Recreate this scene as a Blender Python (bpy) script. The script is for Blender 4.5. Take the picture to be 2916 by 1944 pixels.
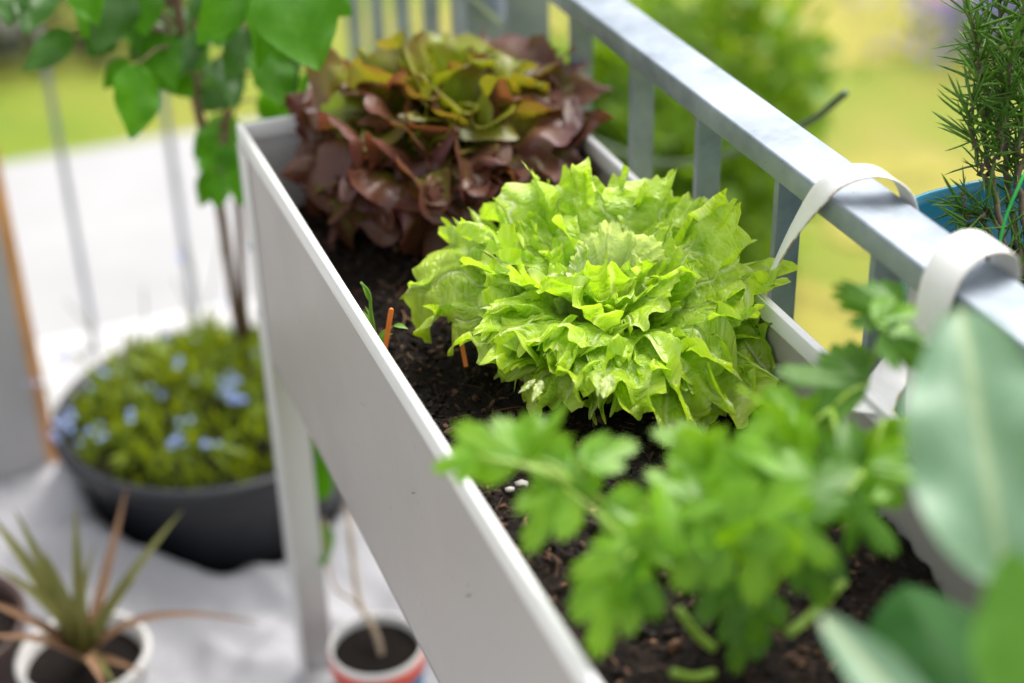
import bpy, bmesh, math, random
import numpy as np
from mathutils import Vector, Matrix

for o in list(bpy.data.objects): bpy.data.objects.remove(o)
sc = bpy.context.scene
COL = sc.collection
R = math.radians
PI = math.pi

# ------------------------------------------------------------ camera, sky, sun, exposure
cam_d = bpy.data.cameras.new('camera'); cam = bpy.data.objects.new('camera', cam_d); COL.objects.link(cam)
cam.matrix_world = Matrix(((0.930963,0.205376,-0.301875,-0.304982),(-0.364330,0.468415,-0.804892,-1.630129),(-0.023903,0.859307,0.510902,1.490784),(0.000000,0.000000,0.000000,1.000000)))
cam_d.sensor_width = 36.0; cam_d.lens = 57.9352
cam_d.clip_start = 0.02; cam_d.clip_end = 300
cam_d.dof.use_dof = True; cam_d.dof.focus_distance = 1.41; cam_d.dof.aperture_fstop = 1.8
cam_d.dof.aperture_blades = 0
sc.camera = cam

w = bpy.data.worlds.new('World'); sc.world = w; w.use_nodes = True
nt = w.node_tree; bg = nt.nodes['Background']
sky = nt.nodes.new('ShaderNodeTexSky'); sky.sky_type = 'NISHITA'; sky.sun_disc = False
SUN_EL, SUN_AZ = R(60), R(62)          # azimuth measured from +Y towards +X
sky.sun_elevation = SUN_EL; sky.sun_rotation = SUN_AZ
sky.air_density = 1.0; sky.dust_density = 3.0; sky.ozone_density = 1.0
hs = nt.nodes.new('ShaderNodeHueSaturation'); hs.inputs['Saturation'].default_value = 0.22
nt.links.new(sky.outputs[0], hs.inputs['Color']); nt.links.new(hs.outputs[0], bg.inputs['Color'])
bg.inputs['Strength'].default_value = 0.10

sd = bpy.data.lights.new('sun', 'SUN'); sun = bpy.data.objects.new('sun', sd); COL.objects.link(sun)
sd.energy = 1.5; sd.angle = R(45); sd.color = (1.0, 0.96, 0.90)
sdir = Vector((math.sin(SUN_AZ)*math.cos(SUN_EL), math.cos(SUN_AZ)*math.cos(SUN_EL), math.sin(SUN_EL)))
sun.rotation_euler = sdir.to_track_quat('Z', 'Y').to_euler()
sun.location = (2, 2, 6)

sc.view_settings.view_transform = 'Standard'; sc.view_settings.look = 'None'
sc.view_settings.exposure = 1.56; sc.view_settings.gamma = 1.0; sc.view_settings.use_curve_mapping = False
sc.cycles.use_denoising = True
sc.cycles.max_bounces = 8; sc.cycles.transmission_bounces = 6; sc.cycles.diffuse_bounces = 5
sc.cycles.sample_clamp_indirect = 6.0
sc.cycles.caustics_reflective = False; sc.cycles.caustics_refractive = False

# ------------------------------------------------------------ helpers
rng = np.random.default_rng(11)
random.seed(5)

def vnoise(p, seed=0):
    """smooth value noise in [-1,1] at points p (n,2) or (n,3)"""
    p = np.asarray(p, float)
    if p.shape[-1] == 2: p = np.concatenate([p, np.zeros(p.shape[:-1]+(1,))], -1)
    i = np.floor(p).astype(np.int64); f = p - i; f = f*f*(3-2*f)
    out = 0
    for dx in (0, 1):
        for dy in (0, 1):
            for dz in (0, 1):
                h = (i[..., 0]+dx)*374761393 + (i[..., 1]+dy)*668265263 + (i[..., 2]+dz)*2147483647 + seed*974634777
                h = (h ^ (h >> 13))*1274126177
                h = (h ^ (h >> 16)) & 0xffff
                wgt = (f[..., 0] if dx else 1-f[..., 0])*(f[..., 1] if dy else 1-f[..., 1])*(f[..., 2] if dz else 1-f[..., 2])
                out = out + wgt*(h/32767.5-1)
    return out

def fbm(p, seed=0, o=4):
    s = 0; a = 1; p = np.asarray(p, float)
    for k in range(o):
        s = s + a*vnoise(p, seed+k); p = p*2.03+7.1; a *= .5
    return s

def keep_inside(V):
    lo = V[:, 2] < RIM+.004
    V[lo, 0] = np.clip(V[lo, 0], .0075+.002*np.sin(V[lo, 1]*90), PW-.0075-.002*np.sin(V[lo, 1]*90)); V[lo, 1] = np.minimum(V[lo, 1], -.0085)
    return V

def make_mesh(name, V, F, mat, smooth=True, uv=None, edge=None):
    me = bpy.data.meshes.new(name)
    V = np.asarray(V, float)
    if isinstance(F, np.ndarray): F = F.tolist()
    me.from_pydata(V.tolist(), [], F)
    if mat is not None:
        for m in (mat if isinstance(mat, (list, tuple)) else [mat]): me.materials.append(m)
    if smooth: me.polygons.foreach_set('use_smooth', [True]*len(me.polygons))
    if uv is not None:
        idx = np.empty(len(me.loops), np.int32); me.loops.foreach_get('vertex_index', idx)
        u = me.uv_layers.new(name='UVMap'); u.data.foreach_set('uv', np.asarray(uv, np.float32)[idx].ravel())
    if edge is not None:
        at = me.attributes.new('edge', 'FLOAT', 'POINT'); at.data.foreach_set('value', np.asarray(edge, np.float32))
    me.update()
    return me

def tag(o, label=None, cat=None, group=None, kind=None):
    if label: o['label'] = label
    if cat: o['category'] = cat
    if group: o['group'] = group
    if kind: o['kind'] = kind
    return o

ORG = {}
def thing(name, loc, label, cat, group=None):
    o = bpy.data.objects.new(name, None); o.empty_display_size = .02; COL.objects.link(o)
    o.location = loc; ORG[o.name] = np.array(loc, float)
    return tag(o, label, cat, group)

def root_of(o):
    while o.parent: o = o.parent
    return o

def part(name, V, F, mat, parent=None, smooth=True, uv=None, edge=None, label=None):
    """mesh given in world coordinates; stored relative to its thing's base"""
    V = np.asarray(V, float)
    if parent is not None: V = V - ORG[root_of(parent).name]
    o = bpy.data.objects.new(name, make_mesh(name, V, F, mat, smooth, uv, edge)); COL.objects.link(o)
    if parent is not None: o.parent = parent
    if label: o['label'] = label
    return o

def inst(name, me, M, parent):
    """object sharing mesh me; M is its world matrix"""
    o = bpy.data.objects.new(name, me); COL.objects.link(o); o.parent = parent
    o.matrix_local = Matrix.Translation(-Vector(ORG[root_of(parent).name])) @ M
    return o

class MB:
    def __init__(s): s.V = []; s.F = []; s.n = 0
    def add(s, V, F):
        V = np.asarray(V, float); s.V.append(V); s.F += [[i+s.n for i in f] for f in (F.tolist() if isinstance(F, np.ndarray) else F)]; s.n += len(V); return s
    def box(s, a, b, bev=0.0):
        a = np.array(a, float); b = np.array(b, float); lo = np.minimum(a, b); hi = np.maximum(a, b)
        if bev <= 0:
            V = [(x, y, z) for x in (lo[0], hi[0]) for y in (lo[1], hi[1]) for z in (lo[2], hi[2])]
            return s.add(V, [[0,1,3,2],[4,6,7,5],[0,4,5,1],[2,3,7,6],[0,2,6,4],[1,5,7,3]])
        bm = bmesh.new(); bmesh.ops.create_cube(bm, size=1)
        for v in bm.verts: v.co = Vector([(lo[k]+hi[k])/2 + v.co[k]*(hi[k]-lo[k]) for k in range(3)])
        bmesh.ops.bevel(bm, geom=bm.edges[:], offset=bev, segments=2, affect='EDGES', profile=.6)
        bm.verts.index_update(); V = [v.co[:] for v in bm.verts]; F = [[v.index for v in f.verts] for f in bm.faces]; bm.free()
        return s.add(V, F)
    def tube(s, pts, rad, n=8, cap=True):
        V, F = tube_vf(pts, rad, n, cap); return s.add(V, F)
    def lathe(s, c, prof, n=48, sx=1, sy=1):
        V = []; F = []
        for r, z in prof:
            for k in range(n):
                a = 2*PI*k/n; V.append((c[0]+r*sx*math.cos(a), c[1]+r*sy*math.sin(a), c[2]+z))
        for i in range(len(prof)-1):
            for k in range(n):
                F.append([i*n+k, i*n+(k+1) % n, (i+1)*n+(k+1) % n, (i+1)*n+k])
        return s.add(V, F)
    def build(s, name, mat, parent=None, smooth=False, label=None):
        return part(name, np.concatenate(s.V), s.F, mat, parent, smooth, label=label)

def tube_vf(pts, rad, n=8, cap=True):
    P = np.asarray(pts, float); m = len(P); rad = np.broadcast_to(np.asarray(rad, float), (m,))
    T = np.gradient(P, axis=0); T /= np.linalg.norm(T, axis=1)[:, None]+1e-12
    ref = np.array([0.13, 0.31, 1.0]) if abs(T[0, 2]) < .9 else np.array([1.0, .2, .1])
    V = []
    N = np.cross(T[0], ref); N /= np.linalg.norm(N)
    for i in range(m):
        N = N - T[i]*(N@T[i]); N /= np.linalg.norm(N)+1e-12
        B = np.cross(T[i], N)
        for k in range(n):
            a = 2*PI*k/n; V.append(P[i]+rad[i]*(N*math.cos(a)+B*math.sin(a)))
    F = []
    for i in range(m-1):
        for k in range(n):
            F.append([i*n+k, i*n+(k+1) % n, (i+1)*n+(k+1) % n, (i+1)*n+k])
    if cap:
        F.append(list(range(n))[::-1]); F.append([(m-1)*n+k for k in range(n)])
    return np.array(V), F

def spline(pts, n=24):
    """Catmull-Rom through pts"""
    P = np.asarray(pts, float); P = np.vstack([2*P[0]-P[1], P, 2*P[-1]-P[-2]])
    out = []; seg = len(P)-3
    for t in np.linspace(0, seg, n):
        i = min(int(t), seg-1); u = t-i
        a, b, c, d = P[i:i+4]
        out.append(.5*((2*b)+(c-a)*u+(2*a-5*b+4*c-d)*u*u+(3*b-a-3*c+d)*u**3))
    return np.array(out)

def grid_faces(nu, nv):
    """faces of a (nu+1)x(nv+1) vertex grid, row-major in u"""
    i, j = np.meshgrid(np.arange(nu), np.arange(nv), indexing='ij')
    a = (i*(nv+1)+j).ravel()
    return np.stack([a, a+1, a+nv+2, a+nv+1], 1)

# ------------------------------------------------------------ materials
def mat_new(name):
    m = bpy.data.materials.new(name); m.use_nodes = True
    t = m.node_tree; b = t.nodes['Principled BSDF']
    return m, t, b

def N(t, typ, **k):
    n = t.nodes.new(typ)
    for a, v in k.items():
        if a.startswith('i_'): n.inputs[a[2:].replace('_', ' ')].default_value = v
        else: setattr(n, a, v)
    return n

def ramp(t, fac, stops):
    r = t.nodes.new('ShaderNodeValToRGB'); e = r.color_ramp.elements
    while len(e) < len(stops): e.new(.5)
    for el, (p, c) in zip(e, stops): el.position = p; el.color = (*c, 1) if len(c) == 3 else c
    t.links.new(fac, r.inputs[0]); return r.outputs[0]

def noise(t, scale, detail=4, rough=.55, vec=None, dist=0.0):
    n = N(t, 'ShaderNodeTexNoise'); n.inputs['Scale'].default_value = scale; n.inputs['Detail'].default_value = detail
    n.inputs['Roughness'].default_value = rough; n.inputs['Distortion'].default_value = dist
    if vec is not None: t.links.new(vec, n.inputs['Vector'])
    return n.outputs['Fac']

def objvec(t):
    return N(t, 'ShaderNodeTexCoord').outputs['Object']

def bump(t, b, h, strength=.3, dist=.002):
    n = N(t, 'ShaderNodeBump'); n.inputs['Strength'].default_value = strength; n.inputs['Distance'].default_value = dist
    t.links.new(h, n.inputs['Height']); t.links.new(n.outputs[0], b.inputs['Normal']); return n.outputs[0]

def mixc(t, fac, a, b, blend='MIX'):
    m = N(t, 'ShaderNodeMix', data_type='RGBA', blend_type=blend)
    for k, s in ((0, fac), (6, a), (7, b)):
        if hasattr(s, 'links'): t.links.new(s, m.inputs[k])
        elif isinstance(s, (int, float)): m.inputs[k].default_value = s
        else: m.inputs[k].default_value = (*s, 1)
    return m.outputs[2]

def math_(t, op, a, b=0.0, clamp=False):
    m = N(t, 'ShaderNodeMath', operation=op, use_clamp=clamp)
    for k, s in ((0, a), (1, b)):
        if hasattr(s, 'links'): t.links.new(s, m.inputs[k])
        else: m.inputs[k].default_value = s
    return m.outputs[0]

def simple(name, col, rough=.5, metal=0.0, var=.12, scale=30, bmp=0.0, spec=.5):
    m, t, b = mat_new(name)
    v = objvec(t); n = noise(t, scale, 5, .6, v)
    lo = tuple(c*(1-var) for c in col); hi = tuple(min(1, c*(1+var)) for c in col)
    t.links.new(ramp(t, n, [(.3, lo), (.7, hi)]), b.inputs['Base Color'])
    b.inputs['Roughness'].default_value = rough; b.inputs['Metallic'].default_value = metal
    b.inputs['Specular IOR Level'].default_value = spec
    if bmp: bump(t, b, noise(t, scale*6, 4, .6, v), bmp, .001)
    return m

def leafy(name, col_of, trans_mul=(1.5, 1.25, .5), trans=.42, rough=.35, bump_f=None, spec=.5):
    """thin leaf: glossy top plus light shining through"""
    m, t, b = mat_new(name)
    c = col_of(t); t.links.new(c, b.inputs['Base Color']); b.inputs['Roughness'].default_value = rough
    b.inputs['Specular IOR Level'].default_value = spec
    tr = N(t, 'ShaderNodeBsdfTranslucent'); t.links.new(mixc(t, 1.0, c, trans_mul, 'MULTIPLY'), tr.inputs['Color'])
    mx = N(t, 'ShaderNodeMixShader'); mx.inputs[0].default_value = trans
    out = t.nodes['Material Output']
    t.links.new(b.outputs[0], mx.inputs[1]); t.links.new(tr.outputs[0], mx.inputs[2]); t.links.new(mx.outputs[0], out.inputs['Surface'])
    if bump_f is not None: bump_f(t, b, tr)
    return m

def edge_attr(t): return N(t, 'ShaderNodeAttribute', attribute_name='edge').outputs['Fac']
def uvv(t): return N(t, 'ShaderNodeUVMap', uv_map='UVMap').outputs[0]

def veins(t, scale):
    """net of veins in the leaf's flat coordinates: small on the vein, large between"""
    uv = uvv(t)
    v = N(t, 'ShaderNodeTexVoronoi', feature='DISTANCE_TO_EDGE'); v.inputs['Scale'].default_value = scale
    nz = N(t, 'ShaderNodeTexNoise'); nz.inputs['Scale'].default_value = scale*.8; t.links.new(uv, nz.inputs['Vector'])
    ad = mixc(t, .02, uv, nz.outputs['Color']); t.links.new(ad, v.inputs['Vector'])
    return v.outputs['Distance']

# green crisp lettuce
def green_col(t):
    e = edge_attr(t)
    base = ramp(t, e, [(0, (.68, .76, .34)), (.30, (.55, .71, .12)), (.70, (.43, .64, .030)), (1, (.55, .72, .05))])
    n = noise(t, 45, 4, .6, uvv(t))
    base = mixc(t, 1.0, base, ramp(t, n, [(.25, (.70, .78, .6)), (.75, (1.15, 1.08, 1.2))]), 'MULTIPLY')
    vv = ramp(t, veins(t, 95), [(0, (1, 1, 1)), (.11, (0, 0, 0))])
    base = mixc(t, math_(t, 'MULTIPLY', vv, .45), base, (.60, .76, .20))
    v2 = ramp(t, veins(t, 34), [(0, (1, 1, 1)), (.05, (0, 0, 0))])
    base = mixc(t, math_(t, 'MULTIPLY', v2, .5), base, (.62, .76, .24))
    return mixc(t, math_(t, 'MULTIPLY', fan_vein(t, 3.1, .0022), .9), base, (.80, .86, .46))
def fan_vein(t, k, wid, seed=0.0):
    """main veins running out from the leaf base, wid metres wide"""
    sx = N(t, 'ShaderNodeSeparateXYZ'); t.links.new(uvv(t), sx.inputs[0]); x, y = sx.outputs[0], sx.outputs[1]
    ln = math_(t, 'SQRT', math_(t, 'ADD', math_(t, 'MULTIPLY', x, x), math_(t, 'MULTIPLY', y, y)))
    a = math_(t, 'ADD', math_(t, 'ARCTAN2', x, y), math_(t, 'MULTIPLY', math_(t, 'SUBTRACT', noise(t, 16, 3, .5, uvv(t)), .5), .35))
    d = math_(t, 'ABSOLUTE', math_(t, 'SUBTRACT', math_(t, 'FRACT', math_(t, 'ADD', math_(t, 'MULTIPLY', a, k), .5)), .5))
    d = math_(t, 'MULTIPLY', math_(t, 'DIVIDE', d, k), ln)
    f = math_(t, 'DIVIDE', d, wid)
    return math_(t, 'SUBTRACT', 1.0, f, True)
def green_bump(t, b, tr):
    h = math_(t, 'MULTIPLY', veins(t, 95), 1.0)
    h2 = math_(t, 'ADD', h, math_(t, 'MULTIPLY', noise(t, 160, 3, .5, uvv(t)), .6))
    h3 = math_(t, 'ADD', h2, math_(t, 'MULTIPLY', veins(t, 34), 1.4))
    h3 = math_(t, 'SUBTRACT', h3, math_(t, 'MULTIPLY', fan_vein(t, 3.1, .003), .8))
    n = bump(t, b, h3, .8, .0035); t.links.new(n, tr.inputs['Normal'])
M_GREEN = leafy('lettuce_green', green_col, (1.12, 1.22, .42), .44, .34, green_bump, .65)
def heart_col(t):
    return mixc(t, .55, green_col(t), (.80, .84, .66))
M_GREENH = leafy('lettuce_heart', heart_col, (1.2, 1.2, .6), .40, .28, green_bump, .6)

def red_col(t):
    e = edge_attr(t); n = noise(t, 28, 4, .6, uvv(t))
    f = math_(t, 'ADD', e, math_(t, 'MULTIPLY', math_(t, 'SUBTRACT', n, .5), .55))
    return ramp(t, f, [(0, (.34, .48, .06)), (.42, (.25, .36, .02)), (.66, (.25, .25, .028)), (.82, (.18, .085, .045)), (1.0, (.145, .046, .045))])
def red_bump(t, b, tr):
    n = bump(t, b, math_(t, 'ADD', veins(t, 45), noise(t, 90, 3, .5, uvv(t))), .5, .003); t.links.new(n, tr.inputs['Normal'])
M_RED = leafy('lettuce_red', red_col, (1.3, 1.05, .5), .40, .36, red_bump, .7)

def leafcol(c1, c2, sc_=18, vein=None, vs=60, vamt=.4):
    def f(t):
        n = noise(t, sc_, 3, .6, uvv(t)); c = ramp(t, n, [(.3, c1), (.7, c2)])
        if vein:
            vv = ramp(t, veins(t, vs), [(0, (1, 1, 1)), (.08, (0, 0, 0))]); c = mixc(t, math_(t, 'MULTIPLY', vv, vamt), c, vein)
        return c
    return f
def nb(s, d=.002, k=80):
    def f(t, b, tr): t.links.new(bump(t, b, noise(t, k, 3, .5, uvv(t)), s, d), tr.inputs['Normal'])
    return f
M_CELERY = leafy('celery_leaf', leafcol((.095, .27, .004), (.22, .46, .012), 34, (.28, .52, .05), 60), (1.7, 1.4, .15), .46, .40, nb(.5), .6)
M_CELERYD = leafy('celery_leaf_dark', leafcol((.045, .15, .004), (.09, .24, .008), 34, (.14, .3, .03), 60), (1.7, 1.4, .2), .42, .42, nb(.5), .5)  # deeper green for some low and upper-right leaves
M_CSTEM = leafy('celery_stem', leafcol((.24, .40, .04), (.34, .52, .07), 30), (1, 1, 1), .15, .35)
def kohl_col(t):
    uv = N(t, 'ShaderNodeSeparateXYZ'); t.links.new(uvv(t), uv.inputs[0])
    ax = math_(t, 'ABSOLUTE', uv.outputs[0])
    n = noise(t, 26, 3, .6, uvv(t)); c = ramp(t, n, [(.3, (.15, .28, .17)), (.7, (.22, .36, .24))])
    mid = ramp(t, ax, [(0, (1, 1, 1)), (.0022, (1, 1, 1)), (.0042, (0, 0, 0))])
    vv = ramp(t, veins(t, 40), [(0, (1, 1, 1)), (.05, (0, 0, 0))])
    c = mixc(t, math_(t, 'MULTIPLY', vv, .3), c, (.34, .45, .30))
    sv = math_(t, 'ABSOLUTE', math_(t, 'SUBTRACT', math_(t, 'FRACT', math_(t, 'ADD', math_(t, 'MULTIPLY', math_(t, 'SUBTRACT', uv.outputs[1], math_(t, 'MULTIPLY', ax, 1.2)), 62), math_(t, 'MULTIPLY', n, 1.2))), .5))
    c = mixc(t, math_(t, 'MULTIPLY', ramp(t, sv, [(0, (1, 1, 1)), (.10, (0, 0, 0))]), .55), c, (.38, .48, .32))
    wx = noise(t, 55, 5, .7, uvv(t)); c = mixc(t, math_(t, 'MULTIPLY', ramp(t, wx, [(.45, (0, 0, 0)), (.7, (1, 1, 1))]), .35), c, (.12, .26, .13))
    return mixc(t, mid, c, (.40, .50, .30))
M_KOHL = leafy('cabbage_leaf', kohl_col, (1.0, 1.25, .35), .30, .42, nb(.3), .5)
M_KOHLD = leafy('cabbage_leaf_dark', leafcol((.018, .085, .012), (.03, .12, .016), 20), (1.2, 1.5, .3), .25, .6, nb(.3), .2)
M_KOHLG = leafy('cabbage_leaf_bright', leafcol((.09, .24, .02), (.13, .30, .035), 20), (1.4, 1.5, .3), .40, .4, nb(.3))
M_TREE = leafy('tree_leaf', leafcol((.04, .17, .002), (.075, .25, .005), 14, (.10, .27, .015), 40, .3), (2.0, 1.6, .2), .52, .5, nb(.3), .2)
M_TREED = leafy('tree_leaf_dark', leafcol((.03, .10, .008), (.05, .15, .012), 14), (1.5, 1.4, .4), .32, .40, nb(.3))
M_MYOS = leafy('myosotis_leaf', leafcol((.06, .12, .004), (.30, .40, .008), 45), (1.7, 1.4, .25), .40, .5)
M_ALOE = leafy('aloe_leaf', leafcol((.20, .22, .06), (.30, .28, .09), 20), (1, 1, .8), .10, .45)
M_ALOED = leafy('aloe_leaf_dry', leafcol((.36, .19, .12), (.42, .26, .14), 20), (1, 1, .8), .12, .55)
M_BUSH = leafy('bush_leaf', leafcol((.11, .24, .006), (.24, .40, .03), 20), (1.6, 1.4, .25), .45, .5)
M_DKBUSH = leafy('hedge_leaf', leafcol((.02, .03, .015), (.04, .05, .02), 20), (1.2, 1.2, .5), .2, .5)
M_ROSE = leafy('rosemary_needle', leafcol((.06, .18, .008), (.15, .31, .03), 200), (1.6, 1.4, .25), .34, .36)
M_SEED = leafy('seedling_leaf', leafcol((.14, .30, .03), (.2, .38, .05), 60), (1.3, 1.2, .5), .35, .4)
M_BARK = simple('bark', (.13, .075, .045), .85, var=.35, scale=60, bmp=.5)
M_TWIG = simple('twig', (.12, .085, .05), .8, var=.4, scale=120, bmp=.4)
M_STEMTAN = simple('stem_tan', (.38, .29, .20), .8, var=.2, scale=60)
M_COATSHADE = simple('powder_coat_shaded', (.37, .348, .338), .36, var=.02, scale=14, bmp=.015)
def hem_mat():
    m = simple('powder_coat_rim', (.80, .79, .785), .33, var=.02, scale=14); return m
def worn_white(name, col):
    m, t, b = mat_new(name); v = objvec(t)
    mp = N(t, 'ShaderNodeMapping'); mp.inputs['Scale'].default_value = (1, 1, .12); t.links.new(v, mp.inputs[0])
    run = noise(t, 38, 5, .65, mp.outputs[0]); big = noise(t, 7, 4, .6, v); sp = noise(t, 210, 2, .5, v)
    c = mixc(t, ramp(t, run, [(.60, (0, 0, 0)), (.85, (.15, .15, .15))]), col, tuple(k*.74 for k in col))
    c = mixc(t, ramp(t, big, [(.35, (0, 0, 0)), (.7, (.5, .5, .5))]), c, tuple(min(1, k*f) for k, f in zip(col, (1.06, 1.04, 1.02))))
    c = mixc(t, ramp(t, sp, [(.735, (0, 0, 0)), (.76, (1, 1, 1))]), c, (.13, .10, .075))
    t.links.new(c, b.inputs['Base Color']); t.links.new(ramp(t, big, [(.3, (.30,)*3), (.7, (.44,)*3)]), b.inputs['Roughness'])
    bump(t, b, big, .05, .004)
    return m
M_COATSHADE = worn_white('powder_coat_shaded', (.385, .355, .342))  # side panel copy of the rim's white paint, shade mixed into its colour
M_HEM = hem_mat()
M_COATLIT = simple('powder_coat_lit', (.62, .61, .605), .36, var=.02, scale=14)  # lighter copy of the panel paint; light on ends and legs is coloured in
M_SCREW = simple('screw_zinc', (.55, .6, .65), .3, 1.0, var=.1, scale=200)

def galv():
    m, t, b = mat_new('galvanised')
    v = objvec(t)
    vo = N(t, 'ShaderNodeTexVoronoi'); vo.inputs['Scale'].default_value = 130; t.links.new(v, vo.inputs['Vector'])
    mp = N(t, 'ShaderNodeMapping'); mp.inputs['Scale'].default_value = (1, 1, .18); t.links.new(v, mp.inputs[0])
    st = noise(t, 70, 5, .7, mp.outputs[0]); big = noise(t, 9, 4, .6, v)
    c = ramp(t, vo.outputs['Color'], [(0, (.36, .41, .48)), (1, (.45, .49, .55))])
    c = mixc(t, .55, c, ramp(t, st, [(.3, (.34, .39, .46)), (.7, (.48, .52, .57))]))
    c = mixc(t, 1.0, c, ramp(t, big, [(.32, (.42, .45, .47)), (.5, (.66, .68, .69)), (.7, (.88, .89, .90))]), 'MULTIPLY')
    sp = noise(t, 260, 2, .5, v); c = mixc(t, ramp(t, sp, [(.72, (0, 0, 0)), (.76, (1, 1, 1))]), c, (.16, .17, .17))
    t.links.new(c, b.inputs['Base Color']); b.inputs['Metallic'].default_value = .45
    t.links.new(ramp(t, st, [(.3, (.42,)*3), (.7, (.60,)*3)]), b.inputs['Roughness'])
    bump(t, b, math_(t, 'ADD', st, big), .12, .001)
    return m
M_GALV = galv()

def strap_mat():
    m, t, b = mat_new('strap_plastic')
    v = objvec(t); n = noise(t, 60, 5, .65, v)
    e = edge_attr(t)
    f = math_(t, 'MULTIPLY', math_(t, 'GREATER_THAN', math_(t, 'ABSOLUTE', e), .93), ramp(t, n, [(.42, (0, 0, 0)), (.6, (1, 1, 1))]))
    c = mixc(t, f, ramp(t, n, [(.3, (.80, .78, .75)), (.7, (.86, .85, .83))]), (.45, .26, .13))
    t.links.new(c, b.inputs['Base Color']); b.inputs['Roughness'].default_value = .38
    return m
M_STRAP = strap_mat()
M_TEAL = simple('teal_glaze', (.05, .31, .45), .25, var=.06, scale=10, spec=.6)
M_BLACKPOT = simple('anthracite_plastic', (.011, .012, .017), .42, var=.15, scale=40, bmp=.1)
M_WHITEPOT = simple('white_pot', (.75, .73, .70), .4, var=.04, scale=10)
M_BROWNPOT = simple('brown_pot', (.065, .035, .028), .5, var=.2, scale=20)
M_BUCKET = simple('bucket_dark', (.03, .035, .05), .4, var=.1, scale=20)
M_BLUELAB = simple('bucket_blue', (.02, .17, .38), .4, var=.1, scale=20)
M_REDBAND = simple('bucket_red', (.68, .085, .05), .4, var=.06, scale=20)
M_ORANGE = simple('orange_plastic', (.85, .22, .02), .4, var=.08, scale=40)
M_TIE = simple('green_tie', (.03, .42, .06), .4, var=.05, scale=40)
M_CABLE = simple('green_hose', (.075, .12, .05), .5, var=.15, scale=40)
M_WOOD = simple('wood_edge', (.62, .30, .10), .5, var=.18, scale=18)
M_BOARD = simple('board_face', (.40, .39, .385), .5, var=.04, scale=6)
M_PETAL = leafy('petal_blue', leafcol((.22, .34, .80), (.34, .46, .85), 200), (1.1, 1.1, 1.1), .3, .6)
M_PETALV = leafy('petal_violet', leafcol((.22, .20, .70), (.36, .32, .80), 20), (1.1, 1.1, 1.1), .3, .6)
M_EYE = simple('petal_eye', (.8, .6, .08), .6)

def soil_mat():
    m, t, b = mat_new('soil')
    v = objvec(t)
    n = noise(t, 60, 8, .7, v); n2 = noise(t, 300, 6, .7, v)
    c = ramp(t, n, [(.3, (.005, .0032, .0026)), (.55, (.013, .008, .0055)), (.72, (.040, .022, .013))])
    c = mixc(t, ramp(t, n2, [(.55, (0, 0, 0)), (.75, (.6, .6, .6))]), c, (.055, .031, .018))
    t.links.new(c, b.inputs['Base Color']); b.inputs['Roughness'].default_value = .85
    b.inputs['Specular IOR Level'].default_value = .25
    bump(t, b, math_(t, 'ADD', n, n2), .9, .006)
    return m
M_SOIL = soil_mat()
def crumb_mat():
    m, t, b = mat_new('soil_bits')
    a = N(t, 'ShaderNodeAttribute', attribute_name='edge').outputs['Fac']
    c = ramp(t, a, [(0, (.006, .004, .0035)), (.5, (.014, .009, .006)), (.8, (.045, .024, .014)), (.94, (.12, .062, .034)), (1, (.26, .15, .08))])
    t.links.new(c, b.inputs['Base Color']); b.inputs['Roughness'].default_value = .8
    b.inputs['Specular IOR Level'].default_value = .3
    bump(t, b, noise(t, 500, 4, .6, objvec(t)), .5, .001)
    return m
M_CRUMB = crumb_mat()

def lawn_mat():
    m, t, b = mat_new('lawn')
    v = objvec(t)
    n = noise(t, 1.1, 5, .6, v); n2 = noise(t, 3.4, 3, .6, v)
    c = ramp(t, n, [(.30, (.11, .19, .006)), (.46, (.175, .235, .010)), (.58, (.25, .25, .03)), (.72, (.37, .28, .09))])
    c = mixc(t, ramp(t, n2, [(.45, (0, 0, 0)), (.7, (.6, .6, .6))]), c, (.20, .24, .02))
    t.links.new(c, b.inputs['Base Color']); b.inputs['Roughness'].default_value = .9
    bump(t, b, noise(t, 40, 6, .7, v), .6, .02)
    return m
M_LAWN = lawn_mat()
M_PAVE = simple('pavement_pale', (.335, .33, .335), .8, var=.06, scale=4, bmp=.1)
M_FLOOR = simple('balcony_floor', (.52, .51, .51), .7, var=.08, scale=6, bmp=.1)
M_EARTH = simple('bare_earth', (.36, .20, .15), .9, var=.2, scale=5)
M_CLOTH = simple('fleece', (.43, .425, .445), .8, var=.06, scale=30, bmp=.15)
M_STONE = simple('pebble', (.42, .40, .36), .7, var=.2, scale=60)

# ------------------------------------------------------------ ground and setting
RIM = 0.80; PW = 0.33; SOIL = 0.692; LEN = 1.30      # planter: rim height, width, soil level, length
def plate(name, x0, x1, y0, y1, z, mat, n=1):
    xs = np.linspace(x0, x1, n+1); ys = np.linspace(y0, y1, n+1)
    V = np.array([(x, y, z) for x in xs for y in ys]); return part(name, V, grid_faces(n, n)[:, ::-1], mat, None, False)
tag(plate('lawn', -60, 60, -20, 120, -0.22, M_LAWN, 8), kind='structure')
tag(MB().box((-6, 1.08, -.40), (0.62, 2.12, -.10)).build('pavement', M_PAVE), kind='structure')
tag(MB().box((-3, -3, -.30), (0.46, 1.06, 0)).build('floor', M_FLOOR), kind='structure')
EC = (2.9528, 2.4612, -0.2140)
V = []
for k in range(40):
    a = 2*PI*k/40; r = 1 + .15*math.sin(3*a)+.1*math.sin(5*a+1); V.append((EC[0]+.36*r*math.cos(a)+.25*r*math.sin(a), EC[1]+.34*r*math.sin(a)-.10*r*math.cos(a), -.214))
M_DRY = simple('dry_turf', (.27, .245, .035), .9, var=.35, scale=9)
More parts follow.
